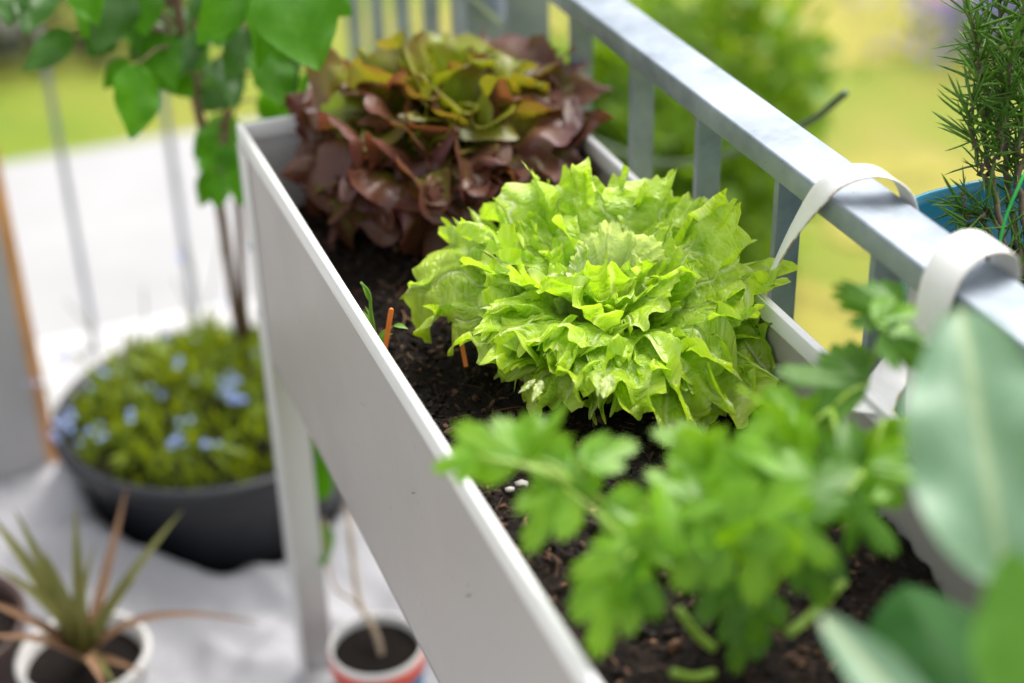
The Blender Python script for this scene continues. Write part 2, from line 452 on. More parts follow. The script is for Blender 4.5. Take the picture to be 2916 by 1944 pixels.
for cx, cy, rx, ry in ((1.297, 0.844, 0.22, 0.26), (2.288, 2.347, 0.55, 0.30), (1.328, 2.374, 0.22, 0.60), (1.817, 1.326, 0.30, 0.22)):
    W_ = []
    for k in range(40):
        a = 2*PI*k/40; r = 1+.18*math.sin(3*a+cx)+.12*math.sin(5*a+cy); W_.append((cx+rx*r*math.cos(a), cy+ry*r*math.sin(a), -.216))
    tag(part('dry_grass_patch', W_, [list(range(40))], M_DRY, None, False), kind='structure')
tag(part('earth_patch', V, [list(range(40))], M_EARTH, None, False), kind='structure')

# ------------------------------------------------------------ raised planter
pl = thing('raised_planter', (0.165, -LEN/2, 0), 'long white powder-coated steel raised planter box on angled legs, full of dark soil and salad', 'planter')
ZB = RIM-0.270
def side_panel(x, sgn, lab):
    m = MB(); m.box((x, -LEN, ZB), (x+.0015*sgn, -.0, RIM-.004))
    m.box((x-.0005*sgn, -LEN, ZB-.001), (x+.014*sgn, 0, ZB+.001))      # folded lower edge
    o = m.build('side_panel', M_COATSHADE, pl, label=lab)
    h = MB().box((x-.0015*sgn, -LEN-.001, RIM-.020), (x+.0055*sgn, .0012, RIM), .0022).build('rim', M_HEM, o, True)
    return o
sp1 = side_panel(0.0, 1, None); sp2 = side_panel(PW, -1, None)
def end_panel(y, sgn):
    o = MB().box((.0016, y, ZB), (PW-.0016, y-.0015*sgn, RIM-.004)).build('end_panel', M_COATLIT, pl)
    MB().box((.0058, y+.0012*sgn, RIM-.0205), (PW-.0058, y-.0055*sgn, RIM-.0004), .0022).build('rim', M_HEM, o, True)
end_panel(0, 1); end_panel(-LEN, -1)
MB().box((.002, -LEN+.004, ZB+.004), (PW-.002, -.004, ZB+.006)).build('bottom_panel', M_COATSHADE, pl)
for (x, sx) in ((0, 1), (PW, -1)):
    for (y, sy) in ((0, -1), (-LEN, 1)):
        m = MB()
        m.box((x-.0022*sx, y, 0), (x-.0002*sx, y+.040*sy, RIM-.022), .0006)
        m.box((x-.0022*sx, y-.0022*sy, 0), (x+.044*sx, y-.0002*sy, RIM-.022), .0006)
        lg = m.build('leg', M_COATLIT, pl)
        for z in (.660, .575):
            s = MB(); c = (x-.0022*sx, y+.013*sy, z)
            pts = [(c[0]-d*sx, c[1], c[2]) for d in (0, .0012, .0026, .0032)]
            s.tube(pts, [.0052, .0052, .004, .0015], 12); s.build('screw', M_SCREW, lg, True)

# soil with relief, mounded a little around the plants
nx, ny = 90, 330
xs = np.linspace(.0018, PW-.0018, nx+1); ys = np.linspace(-LEN+.003, -.002, ny+1)
XX, YY = np.meshgrid(xs, ys, indexing='ij'); P2 = np.stack([XX.ravel(), YY.ravel()], 1)
def soil_h(p):
    p = np.asarray(p, float)
    h = SOIL + .010*fbm(p*9, 3, 3) + .0065*fbm(p*38, 8, 3) + .0035*fbm(p*110, 12, 3)
    for (cx, cy, r, a) in ((.20, -.50, .09, .010), (.19, -.10, .10, .012), (.15, -.87, .07, .008)):
        h = h + a*np.exp(-((p[:, 0]-cx)**2+(p[:, 1]-cy)**2)/r**2)
    return h
so = part('soil', np.column_stack([P2, soil_h(P2)]), grid_faces(nx, ny)[:, ::-1], M_SOIL); tag(so, 'dark crumbly potting soil filling the white planter', kind='stuff')

# crumbs, bark chips and fibres lying on the soil
icoV, icoF = None, None
bm = bmesh.new(); bmesh.ops.create_icosphere(bm, subdivisions=1, radius=1); bm.verts.index_update()
icoV = np.array([v.co[:] for v in bm.verts]); icoF = np.array([[v.index for v in f.verts] for f in bm.faces]); bm.free()
def rot_rand(r):
    q = r.normal(size=4); q /= np.linalg.norm(q); w_, x, y, z = q
    return np.array([[1-2*(y*y+z*z), 2*(x*y-z*w_), 2*(x*z+y*w_)], [2*(x*y+z*w_), 1-2*(x*x+z*z), 2*(y*z-x*w_)], [2*(x*z-y*w_), 2*(y*z+x*w_), 1-2*(x*x+y*y)]])
def crumbs(n, smin, smax, seed, stretch=1.0, bright=0.0):
    r = np.random.default_rng(seed)
    p = np.column_stack([r.uniform(.006, PW-.006, n), r.uniform(-1.12, -.012, n)]); z = soil_h(p)
    V = []; E = []
    for i in range(n):
        s = smin+(smax-smin)*r.random()**2.5
        v = icoV*(1+.45*(r.random(icoV.shape[0])-.5))[:, None]*s*np.array([stretch*(.7+.8*r.random()), 1, .45+.4*r.random()])
        v = v@rot_rand(r).T
        V.append(v+np.array([p[i, 0], p[i, 1], z[i]+s*.25])); E.append(np.full(len(v), min(1, bright+r.random()**1.6*(1-bright))))
    F = (icoF[None]+(np.arange(n)*len(icoV))[:, None, None]).reshape(-1, 3)
    return np.concatenate(V), F, np.concatenate(E)
a = [crumbs(9000, .0008, .0042, 1), crumbs(2600, .0009, .0034, 2, 2.2, .55), crumbs(260, .003, .008, 3)]
off = 0; VV, FF, EE = [], [], []
for v, f, e in a: VV.append(v); FF.append(f+off); EE.append(e); off += len(v)
tag(part('soil_crumbs', np.concatenate(VV), np.concatenate(FF), M_CRUMB, None, False, edge=np.concatenate(EE)), 'loose crumbs and bark chips strewn over the planter soil', kind='stuff')
r = np.random.default_rng(9); m = MB(); E = []
for i in range(1300):
    x, y = r.uniform(.01, PW-.01), r.uniform(-1.1, -.02); a_ = r.uniform(0, 2*PI); L = r.uniform(.006, .028)*(1 if r.random() < .85 else 1.5)
    z = soil_h([(x, y)])[0]; b_ = r.normal(0, .35, 2); lift = r.uniform(0, .45)
    pts = []
    for k in np.linspace(0, 1, 5):
        pts.append((x+L*k*math.cos(a_+b_[0]*k), y+L*k*math.sin(a_+b_[0]*k), z+.0018+L*lift*k*(1-k*.8)))
    V, F = tube_vf(pts, r.uniform(.00025, .0006), 3, False); m.add(V, F); E.append(np.full(len(V), r.uniform(.65, 1.0)))
tag(part('soil_fibres', np.concatenate(m.V), m.F, M_CRUMB, None, False, edge=np.concatenate(E)), 'fine dry root fibres and straw bits on the planter soil', kind='stuff')
for (x, y, s, lab) in ((0.0865, -0.5996, 0.7000)[:2]+(.006, 'pale pebble on the soil by the near rim, the larger of the two'), (0.0724, -0.6100, 0.7000)[:2]+(.004, 'small brownish pebble on the soil, closest to the near rim')):
    v = icoV*(1+.3*(rng.random(len(icoV))-.5))[:, None]*s*np.array([1.1, .9, .7])+np.array([x, y, float(soil_h([(x, y)])[0])+s*.5])
    tag(part('pebble', v, icoF, M_STONE, None, True), lab, 'pebble', 'pale pebbles on the soil')

# ------------------------------------------------------------ railings
XI, RW, RH, RZ = 0.354, 0.050, 0.0234, 0.911         # inner face, width, height and top of the handrail
XC = XI+.025
rl = thing('balcony_railing', (XC, 0, 0), 'galvanised steel balcony railing with flat balusters running beside the planter', 'railing')
MB().box((XI, -1.6, RZ-RH), (XI+RW, 1.02, RZ), .0022).build('handrail', M_GALV, rl, True)
MB().box((XC-.018, -1.6, .070), (XC+.018, 1.02, .082), .001).build('bottom_rail', M_GALV, rl)
by = [-1.42, -1.267, -1.114, -.961, -.808, -.656, -.502, -.351, -.204, -.047, .48, .617, .752, .889]
bb = MB().box((-.0125, -.004, .0825), (.0125, .004, RZ-RH-.0004), .0008)
bme = make_mesh('baluster', np.concatenate(bb.V), bb.F, M_GALV, False)
for y in by: inst('baluster', bme, Matrix.Translation((XC, y, 0)), rl)
p1 = MB().box((XC-.026, .106, -.28), (XC+.026, .118, RZ-RH-.0004), .001).build('post', M_GALV, rl)
p2 = MB().box((XC-.030, .25, -.28), (XC+.030, .31, RZ-RH-.0004), .003).build('post', M_GALV, rl)
b = MB(); b.tube([(XC+.008, .106, .789), (XC+.008, .1045, .789)], [.0125, .0125], 20); b.tube([(XC+.008, .1045, .789), (XC+.008, .101, .789), (XC+.008, .097, .789), (XC+.008, .0955, .789)], [.009, .0088, .006, .002], 16)
b.build('bolt', M_SCREW, p1, True)
b = MB(); b.tube([(XC+.008, .1182, .80), (XC+.008, .2498, .80)], .006, 12); b.tube([(XC+.008, .225, .80), (XC+.008, .2496, .80)], .016, 6)
b.build('spacer_bolt', M_SCREW, p2, True)
b = MB().box((XC-.030, .1185, .815), (XC+.012, .2495, .822), .001); b.build('bracket', M_SCREW, p2)

er = thing('end_railing', (0, 1.0, 0), 'galvanised end railing of thin flat bars behind the flower tub, facing the pale paving', 'railing')
MB().box((-2.6, .975, RZ-RH), (XI-.001, 1.025, RZ), .0022).build('handrail', M_GALV, er, True)
eb = MB().box((-.0045, -.0125, .0005), (.0045, .0125, RZ-RH-.0004), .0008)
eme = make_mesh('baluster', np.concatenate(eb.V), eb.F, M_GALV, False)
for k in range(15): inst('baluster', eme, Matrix.Translation((.245-.18*k+.004, 1.0, 0)), er)

# ------------------------------------------------------------ leaf builders
CR = np.array([.931, -.364, 0]); CR /= np.linalg.norm(CR)         # a horizontal direction to the right of the path of view
CF = np.array([.364, .931, 0]); CF /= np.linalg.norm(CF)

def fan_leaf(L, broad, seed, e0, e1, az, base, na=96, nr=26, ruf=(.10, 5.5), ruf2=(.035, 15), ruf3=(.0, 26), chaos=.0, curl=0.0, slits=(0.0, 5), lobes=(.13, 7), teeth=(.05, 30), cup=.25, blister=.012, twist=0.0, span=1.38, pw=3.0, wmax=1.0, bendpow=1.0):
    """ruffled lettuce leaf: a fan of surface from the leaf base, bent along its length"""
    r_ = np.random.default_rng(seed)
    s = np.linspace(-1, 1, na+1); t = np.linspace(0, 1, nr+1)**.85
    th = s*span
    out = np.cos(th*.98)**broad
    ph = r_.uniform(0, 6.28, 8)
    # jagged margin
    lob = .5+.5*np.sin(PI*s*lobes[1]+ph[0]+1.3*np.sin(3*s+ph[1]))
    lob2 = np.abs(((s*lobes[1]*1.27+ph[2]) % 1)-.5)*2
    tee = np.abs(((s*teeth[1]*.5+ph[3]+.3*np.sin(9*s+ph[4])) % 1)-.5)*2
    fr = (s*slits[1]*.5+ph[6]+.3*np.sin(4*s+ph[7])) % 1
    ntch = np.clip(1-np.abs(fr-.5)/.17, 0, 1)**.7*(.5+.5*vnoise(np.stack([s*6, s*0+seed*3.1], 1), seed+9))
    te2 = np.abs(((s*teeth[1]*1.31+ph[5]+.4*np.sin(7*s+ph[2])) % 1)-.5)*2
    cut = 1 - slits[0]*ntch - .45*teeth[0]*(1-te2) - lobes[0]*(1-lob**.7) - .5*lobes[0]*(1-lob2) - teeth[0]*(1-tee) + .08*vnoise(np.stack([s*3, s*0+seed], 1), seed)
    S, T = np.meshgrid(s, t, indexing='ij'); TH = S*span
    rm = (out[:, None]*(1+(cut-1)[:, None]*T**4))
    rr = T*rm*L
    x = rr*np.sin(TH)*wmax; y = rr*np.cos(TH)
    X0, Y0 = x.copy(), y.copy()
    # ruffles grow to the margin
    k1 = ruf[1]*(1+.15*r_.normal()); 
    n1 = lambda fr_, sd__: vnoise(np.stack([s*fr_+11.3*sd__, s*0+seed*1.37+sd__], 1), seed+sd__)[:, None]
    w1 = .55*np.sin(PI*k1*S+ph[5]+1.2*np.sin(2.1*S+ph[6]))+.9*n1(k1*1.1, 5)
    w2 = (np.sin(PI*ruf2[1]*S+ph[7]+2.2*np.sin(3.3*S+ph[0]))+.8*n1(ruf2[1]*1.7, 7))*(.55+.75*n1(3.1, 8))
    am = .75+.5*n1(2.5, 6)
    h = L*(ruf[0]*w1*T**pw*am + ruf2[0]*w2*T**(pw+3.2))
    h = h - curl*L*np.clip((T-.72)/.28, 0, 1)**2*(1+.9*np.sin(2.3*PI*S+ph[4]))
    h = h + L*ruf3[0]*np.sin(PI*ruf3[1]*S+ph[2]+3*np.sin(5*S+ph[3]))*T**8
    x = x + L*(ruf[0]*.45*np.cos(PI*k1*S+ph[5])*T**pw*am+.7*ruf2[0]*np.cos(PI*ruf2[1]*S+ph[7]+2.2*np.sin(3.3*S+ph[0]))*T**(pw+4))*np.cos(TH)
    fl = np.stack([X0.ravel()*26/.17*.17/.17*1.0, Y0.ravel()*26], 1)
    fl = np.stack([X0.ravel()*70, Y0.ravel()*70], 1)
    h = h + (L*blister*(vnoise(fl, seed)+.6*vnoise(fl*2.1, seed+3))*np.clip(T.ravel()*2.2, 0, 1)).reshape(S.shape)
    h = h + cup*(x*x)/(L*.6)
    # midrib groove
    h = h - L*.02*np.exp(-(x/(L*.035))**2)*(1-T)
    # bend along the length
    yy = np.linspace(0, L*1.15, 60); u = yy/L
    al = R(e0)+(R(e1)-R(e0))*np.clip(u, 0, 1.15)**bendpow
    ro = np.concatenate([[0], np.cumsum(np.cos(al[:-1])*np.diff(yy))]); up = np.concatenate([[0], np.cumsum(np.sin(al[:-1])*np.diff(yy))])
    yc = np.clip(y, 0, L*1.15)
    RO = np.interp(yc, yy, ro); UP = np.interp(yc, yy, up); AL = np.interp(yc, yy, al)
    tw = twist*yc/L
    xs_ = x*np.cos(tw)-h*np.sin(tw); hs_ = x*np.sin(tw)+h*np.cos(tw)
    RO = RO-hs_*np.sin(AL); UP = UP+hs_*np.cos(AL)
    d = CR*math.cos(R(az))+CF*math.sin(R(az)); sd_ = np.array([-d[1], d[0], 0])
    P = np.array(base)+RO[..., None]*d+xs_[..., None]*sd_+UP[..., None]*np.array([0, 0, 1.0])
    P = P.reshape(-1, 3)
    if chaos:
        wt = np.clip(T.ravel()*1.3, 0, 1)[:, None]
        for k in range(3): P[:, k] += (wt[:, 0]*chaos*(vnoise(P*26+k*9, seed+20+k)+.5*vnoise(P*60+k*5, seed+40+k)))
    return P, grid_faces(na, nr), np.stack([X0.ravel(), Y0.ravel()], 1), T.ravel()

def blade(base, tip, width, normal, sag=0.0, prof='ovate', cup=.15, wave=(.0, 3), na=10, nl=18, seed=0, teeth=(0, 9), tipcurl=0.0):
    """simple leaf between two points; normal = side its upper face turns to"""
    base = np.array(base, float); tip = np.array(tip, float); d = tip-base; L = np.linalg.norm(d); d /= L
    n = np.array(normal, float); n -= d*(n@d); n /= np.linalg.norm(n); s_ = np.cross(d, n)
    t = np.linspace(0, 1, nl+1); u = np.linspace(-1, 1, na+1)
    if prof == 'ovate': wv = np.sin(PI*t**.75)**.85*(1-.12*t)
    elif prof == 'round': wv = np.sin(PI*np.clip(t, 0, 1)**.8)**.6
    elif prof == 'lance': wv = np.sin(PI*t**.8)**1.1
    elif prof == 'strap': wv = (1-t**2.2)**.9*(.75+.25*(1-t))
    else: wv = np.sin(PI*t)
    r_ = np.random.default_rng(seed); ph = r_.uniform(0, 6.28, 4)
    T, U = np.meshgrid(t, u, indexing='ij')
    tee = 1-teeth[0]*(np.abs(((T*teeth[1]) % 1)-.5)*2)*np.abs(U)**3
    x = U*(wv[:, None]*width*.5)*tee
    h = sag*L*4*T*(1-T)+cup*width*(U**2)*wv[:, None]+wave[0]*width*np.sin(PI*2*wave[1]*T+ph[0]+np.sign(U))*U**2*wv[:, None] - tipcurl*L*T**3
    h = h + .03*width*vnoise(np.stack([T.ravel()*4, U.ravel()*2+seed], 1), seed).reshape(T.shape)
    P = base+(T*L)[..., None]*d+x[..., None]*s_+h[..., None]*n
    return P.reshape(-1, 3), grid_faces(nl, na), np.stack([x.ravel(), (T*L).ravel()], 1), np.abs(U).ravel()

def add_blade(parent, mat, name='leaf', **k):
    V, F, uv, e = blade(**k); return part(name, V, F, mat, parent, True, uv, e)

# ------------------------------------------------------------ green lettuce (in focus)
GB = np.array((0.2326, -0.4508, 0.7050))
gl = thing('green_lettuce', tuple(GB), 'bright lime green frilly lettuce head in the middle of the planter', 'lettuce')
GL = [  # azimuth (0 right, 90 away, 180 left, 270 near), start and end elevation, length, broadness, width factor, base radius
]
rg = random.Random(3)
def gleaf(az, e0, e1, L, broad=.55, wmax=1.0, rb=.012, seed=None, zb=0.0, mat=None, **k):
    sdv = seed if seed is not None else rg.randrange(9999)
    d = CR*math.cos(R(az))+CF*math.sin(R(az))
    a = dict(na=230, nr=36, slits=(.34, rg.uniform(8, 11)), ruf=(.13, rg.uniform(2.4, 3.4)), ruf2=(.080, rg.uniform(7, 9.5)), ruf3=(.040, rg.uniform(18, 23)), chaos=.007, lobes=(.09, rg.uniform(4, 6)), teeth=(.045, 44), cup=rg.uniform(.0, .25), blister=.016, pw=2.0, twist=rg.uniform(-.4, .4), curl=rg.uniform(-.07, .07))
    a.update(k)
    V, F, uv, e = fan_leaf(L, broad, sdv, e0, e1, az, GB+d*rb+np.array([0, 0, zb]), wmax=wmax, **a)
    V = keep_inside(V); V[:, 2] = np.maximum(V[:, 2], SOIL+.006+.004*vnoise(V[:, :2]*60, 4))
    part('leaf', V, F, mat or M_GREEN, gl, True, uv, e)
# outer, spreading
for az, e0, e1, L, sdv, wm in ((172, 60, -22, .21, 11, .85), (200, 68, -36, .14, 12, .75), (146, 64, 18, .185, 13, .8), (228, 66, -56, .160, 14, 1.0), (254, 70, -62, .155, 15, 1.0),
                           (280, 70, -58, .160, 16, 1.1), (305, 66, -60, .195, 17, 1.0), (327, 58, -48, .205, 18, 1.0), (348, 64, -12, .195, 19, 1.0), (10, 68, 36, .195, 20, .9),
                           (56, 70, 40, .165, 22, .9), (84, 76, 54, .185, 23, 1.1), (112, 72, 40, .175, 24, .8)):
    gleaf(az, e0, e1, L, seed=sdv, broad=.40, wmax=wm)
# second ring
for i, az in enumerate((28, 72, 118, 160, 205, 248, 290, 330)):
    gleaf(az+rg.uniform(-14, 14), rg.uniform(66, 78), rg.uniform(0, 35) if az < 180 else rg.uniform(-62, -25), rg.uniform(.14, .165), zb=.010, broad=.42)
# inner ring
for i, az in enumerate((45, 125, 200, 325)):
    gleaf(az+rg.uniform(-16, 16), rg.uniform(80, 92), rg.uniform(25, 60) if az < 180 else rg.uniform(-25, 20), rg.uniform(.12, .14), zb=.02, cup=rg.uniform(.1, .4), broad=.4)
# pale crumpled heart
for az, e0, e1, L, z_ in ((96, 70, 84, .088, .042), (62, 62, 80, .082, .046), (135, 66, 88, .08, .046)):
    gleaf(az, e0, e1, L, zb=z_, cup=.5, ruf=(.06, 4), ruf2=(.03, 10), lobes=(.06, 6), slits=(.12, 9), rb=.0, chaos=.004, mat=M_GREENH, broad=.35)
for az, e0, e1, L, z_ in ((255, 84, 20, .088, .036), (300, 86, 40, .085, .038), (205, 84, 30, .085, .038)):
    gleaf(az, e0, e1, L, zb=z_, cup=.3, rb=.016, broad=.4)
# torn little leaves lying near the soil in front
for (p0, p1, wd) in (((0.1661, -0.5969, 0.7838), (0.1520, -0.6156, 0.7754), .016), ((0.1142, -0.5649, 0.7742), (0.0970, -0.5692, 0.7672), .006), ((0.1190, -0.5672, 0.7735), (0.1047, -0.5804, 0.7638), .010), ((0.1605, -0.5921, 0.7783), (0.1531, -0.6019, 0.7683), .007)):
    add_blade(gl, M_GREEN, base=p0, tip=p1, width=wd, normal=(-.3, -.8, .5), prof='lance', wave=(.2, 2), teeth=(.4, 5), seed=3)

# ------------------------------------------------------------ red lettuce
RB = np.array((.205, -.080, .712))
rd = thing('red_lettuce', tuple(RB), 'large red-brown loose leaf lettuce at the far end of the planter', 'lettuce')
def rleaf(az, e0, e1, L, rb=.015, zb=0.0, seed=None, es=1.0, **k):
    sdv = seed if seed is not None else rg.randrange(9999)
    d = CR*math.cos(R(az))+CF*math.sin(R(az))
    a = dict(na=96, nr=22, ruf=(.16, rg.uniform(2.6, 4.0)), ruf2=(.115, rg.uniform(5.5, 7.5)), lobes=(.12, rg.uniform(3, 5)), teeth=(.0, 20), cup=rg.uniform(-.1, .25), blister=.012, pw=1.8, curl=rg.uniform(.02, .14), broad=.3, span=1.35, wmax=1.12, chaos=.008, twist=rg.uniform(-.6, .6))
    a.update(k); broad = a.pop('broad')
    V, F, uv, e = fan_leaf(L, broad, sdv, e0, e1, az, RB+d*rb+np.array([0, 0, zb]), **a)
    V = keep_inside(V); part('leaf', V, F, M_RED, rd, True, uv, e*es)
for i in range(14):
    az = i*360/14+rg.uniform(-9, 9); fr = 180 < az % 360 < 345
    rleaf(az, rg.uniform(54, 66), rg.uniform(-50, -20) if fr else rg.uniform(-10, 15), rg.uniform(.165, .185) if fr else rg.uniform(.18, .205), es=rg.uniform(.88, 1.0), zb=.008)
for az in (-46, -32, -18, -6):
    rleaf(az, 60, -22, rg.uniform(.185, .20), es=.95, zb=.004)
for i in range(14):
    az = i*360/14+rg.uniform(-9, 9); fr = 180 < az % 360 < 345
    rleaf(az, rg.uniform(60, 72), rg.uniform(-25, 10) if fr else rg.uniform(15, 45), rg.uniform(.155, .175), zb=.012, es=rg.uniform(.75, 1.0))
for i in range(14):
    az = i*360/14+rg.uniform(-12, 12)
    rleaf(az, rg.uniform(74, 86), rg.uniform(10, 55), rg.uniform(.135, .16), zb=.02, es=rg.uniform(.62, .95))
for i in range(13):
    az = i*360/13+rg.uniform(-15, 15)
    rleaf(az, rg.uniform(84, 94), rg.uniform(45, 85), rg.uniform(.12, .15), zb=.03, rb=.022, es=rg.uniform(.55, .85))
# ------------------------------------------------------------ seedling and plant markers
sg = thing('seedling', (0.0425, -0.3457, 0.7000), 'thin feathery green seedling at the near wall beside the orange stick', 'seedling')
b0 = np.array((0.0425, -0.3457, 0.7000))
st = spline([b0, (0.0275, -0.3958, 0.7448), (0.0249, -0.3970, 0.7707), (0.0246, -0.3972, 0.7898), (0.0182, -0.3943, 0.8003)], 16)
part('stem', *tube_vf(st, np.linspace(.0019, .0011, 16), 6), M_SEED, sg)
for (p0, p1, wd) in (((0.0269, -0.3962, 0.7497), (0.0190, -0.3894, 0.7694), .005), ((0.0265, -0.3958, 0.7541), (0.0213, -0.3910, 0.7742), .004), ((0.0280, -0.3975, 0.7366), (0.0425, -0.4062, 0.7568), .006), ((0.0418, -0.4059, 0.7568), (0.0525, -0.4165, 0.7563), .006), ((0.0287, -0.3978, 0.7365), (0.0423, -0.4051, 0.7486), .004), ((0.0283, -0.3987, 0.7349), (0.0394, -0.4043, 0.7443), .004), ((0.0236, -0.3959, 0.7815), (0.0184, -0.3938, 0.8013), .006), ((0.0282, -0.3961, 0.7448), (0.0199, -0.3953, 0.7509), .004)):
    add_blade(sg, M_SEED, base=p0, tip=p1, width=wd, normal=(0, -.4, 1), prof='lance', sag=.12, na=4, nl=8)
for (p0, p1, lab) in (((0.0299, -0.4068, 0.7230), (0.0404, -0.4091, 0.7765), 'orange plastic plant stick beside the feathery seedling, next to the near wall'), ((0.0991, -0.4282, 0.7263), (0.0975, -0.4154, 0.7650), 'orange plastic plant stick half hidden under the left frill of the green lettuce')):
    p0 = np.array(p0); p1 = np.array(p1)
    d = (p1-p0)/np.linalg.norm(p1-p0); p0 = p0-d*.012; s_ = np.cross(d, (-.3, -.8, .5)); s_ /= np.linalg.norm(s_); n_ = np.cross(s_, d)
    V = []
    for t_, wd in ((0, .0019), (.93, .0023), (.98, .0019), (1.0, .0010)):
        c = p0+(p1-p0)*t_
        V += [c+s_*wd+n_*.0011, c-s_*wd+n_*.0011, c-s_*wd-n_*.0011, c+s_*wd-n_*.0011]
    F = [[0, 1, 2, 3], [12, 15, 14, 13]]
    for i in range(3):
        for k in range(4): F.append([i*4+k, (i+1)*4+k, (i+1)*4+(k+1) % 4, i*4+(k+1) % 4])
    tag(part('plant_marker', V, F, M_ORANGE, None, False), lab, 'plant marker', 'orange plant markers')

# ------------------------------------------------------------ celery in the foreground
cb = np.array((0.1634, -0.8260, 0.7000))
ce = thing('celery_plant', tuple(cb), 'bushy celery plant with lobed flat leaves in front of the green lettuce', 'celery')
def lobed(L, W, seed):
    """three to five lobed celery leaflet, flat, base at origin, along +y"""
    r_ = np.random.default_rng(seed); na, nr = 48, 10
    s = np.linspace(-1, 1, na+1); th = s*1.55
    lob = .56+.44*np.abs(np.cos(s*PI*1.5))**.5
    tee = 1-.20*np.abs(((s*8+r_.random()) % 1)-.5)*2
    out = lob*tee*(.75+.25*np.cos(th))*np.clip((1.06-np.abs(s))*6, .25, 1)
    t = np.linspace(0, 1, nr+1); S, T = np.meshgrid(s, t, indexing='ij')
    rr = T*(1+(out[:, None]-1)*T**.6)
    x = rr*np.sin(S*1.55)*W; y = rr*np.cos(S*1.55)*L
    ph = r_.uniform(0, 6.28, 3)
    z = .10*L*np.sin(3.2*S*PI*.6+ph[0])*T**2+.06*L*np.sin(7*S+ph[1])*T**3-.10*L*(y/L)**2-.10*(x*x)/W+.02*L*np.abs(np.sin(S*PI*1.5))
    return np.stack([x.ravel(), y.ravel(), z.ravel()], 1), grid_faces(na, nr), T.ravel()
def place_leaflet(parent, c, size, direc, normal, seed, mat=M_CELERY):
    """c centre of the leaflet, direc where the tip points, size across"""
    V, F, e = lobed(size, size*.62, seed)
    d = np.array(direc, float); d /= np.linalg.norm(d); n = np.array(normal, float); n -= d*(n@d); n /= np.linalg.norm(n); s_ = np.cross(d, n)
    base = np.array(c)-d*size*.45
    W_ = base+V[:, :1]*s_+V[:, 1:2]*d+V[:, 2:]*n
    part('leaf', W_, F, mat, parent, True, V[:, :2], e); return base
UPD = np.array([-.302, -.805, .511]); RT = np.array([.931, -.364, -.024]); UP_ = np.array([.205, .468, .859])
def dirv(a, dep=0.0):   # direction of a leaf seen at angle a (0 right, 90 up), dep>0 leans to the viewer
    v = RT*math.cos(R(a))+UP_*math.sin(R(a))+UPD*dep; return v/np.linalg.norm(v)
CEL = [  # centre, size, pointing angle, facing tilt seed
 ((0.0238, -0.8120, 0.8991), .058, 60, 1), ((-0.0159, -0.8100, 0.8985), .052, 150, 2), ((-0.0402, -0.8157, 0.8947), .036, 195, 3), ((0.0555, -0.8402, 0.8930), .050, 20, 4),
 ((0.0050, -0.8527, 0.8631), .056, 235, 5), ((0.0243, -0.8356, 0.8818), .046, 330, 6), ((0.0349, -0.8390, 0.8828), .040, 80, 7),
 ((0.0311, -0.8950, 0.8510), .060, 200, 8), ((0.0444, -0.9175, 0.8431), .058, 300, 9), ((0.0182, -0.9175, 0.8276), .062, 255, 10),
 ((0.0687, -0.8964, 0.8711), .055, 100, 11), ((0.1102, -0.8551, 0.8824), .060, 110, 12), ((0.1327, -0.8712, 0.8898), .062, 60, 13), ((0.0991, -0.9009, 0.8819), .065, 200, 14),
 ((0.1196, -0.9292, 0.8886), .070, 40, 15), ((0.1082, -0.9421, 0.8614), .070, 265, 16), ((0.1424, -0.9397, 0.8659), .060, 320, 17), ((0.1661, -0.9124, 0.8837), .060, 30, 18),
 ((0.1741, -0.8546, 0.8818), .060, 120, 19), ((0.2249, -0.8168, 0.8929), .078, 170, 20), ((0.2123, -0.8347, 0.8769), .050, 60, 21), ((0.2631, -0.8034, 0.9367), .058, 160, 22), ((0.2753, -0.8224, 0.9336), .046, 20, 23),
 ((0.2721, -0.8432, 0.9185), .050, 320, 24), ((0.2388, -0.8846, 0.8727), .045, 290, 25), ((0.2254, -0.9151, 0.8755), .055, 350, 26), ((0.1914, -0.9358, 0.8619), .056, 310, 27), ((0.2069, -0.8825, 0.8767), .052, 80, 28),
 ((0.1764, -0.8265, 0.8883), .050, 140, 29), ((0.0894, -0.8665, 0.8718), .050, 150, 30), ((0.0775, -0.9217, 0.8560), .055, 230, 31), ((0.1022, -0.9139, 0.8632), .055, 330, 32),
 ((0.1582, -0.9338, 0.8259), .046, 285, 33), ((0.1255, -0.9179, 0.7924), .050, 260, 34), ((0.1023, -0.9012, 0.8051), .046, 240, 35), ((0.1574, -0.8976, 0.8628), .06, 90, 36), ((0.1194, -0.9083, 0.7648), .045, 250, 37), ((0.1098, -0.8310, 0.8810), .045, 160, 38), ((0.1475, -0.9007, 0.8913), .055, 150, 39), ((0.1874, -0.9151, 0.8727), .05, 10, 40), ((0.0567, -0.8714, 0.8641), .045, 340, 41), ((0.1255, -0.8966, 0.8848), .06, 300, 42),
]
rc = random.Random(8)
bases = []
for (c, s_, a_, sd_) in CEL:
    nrm = np.array([rc.uniform(-.45, .15), rc.uniform(-.75, -.15), 1.0])
    bases.append(place_leaflet(ce, c, s_*rc.uniform(.82, 1.05), dirv(a_, rc.uniform(-.3, .25)), nrm, sd_, M_CELERYD if sd_ in (20, 24, 22, 27, 33, 34, 35, 37, 28, 18, 9) else M_CELERY))
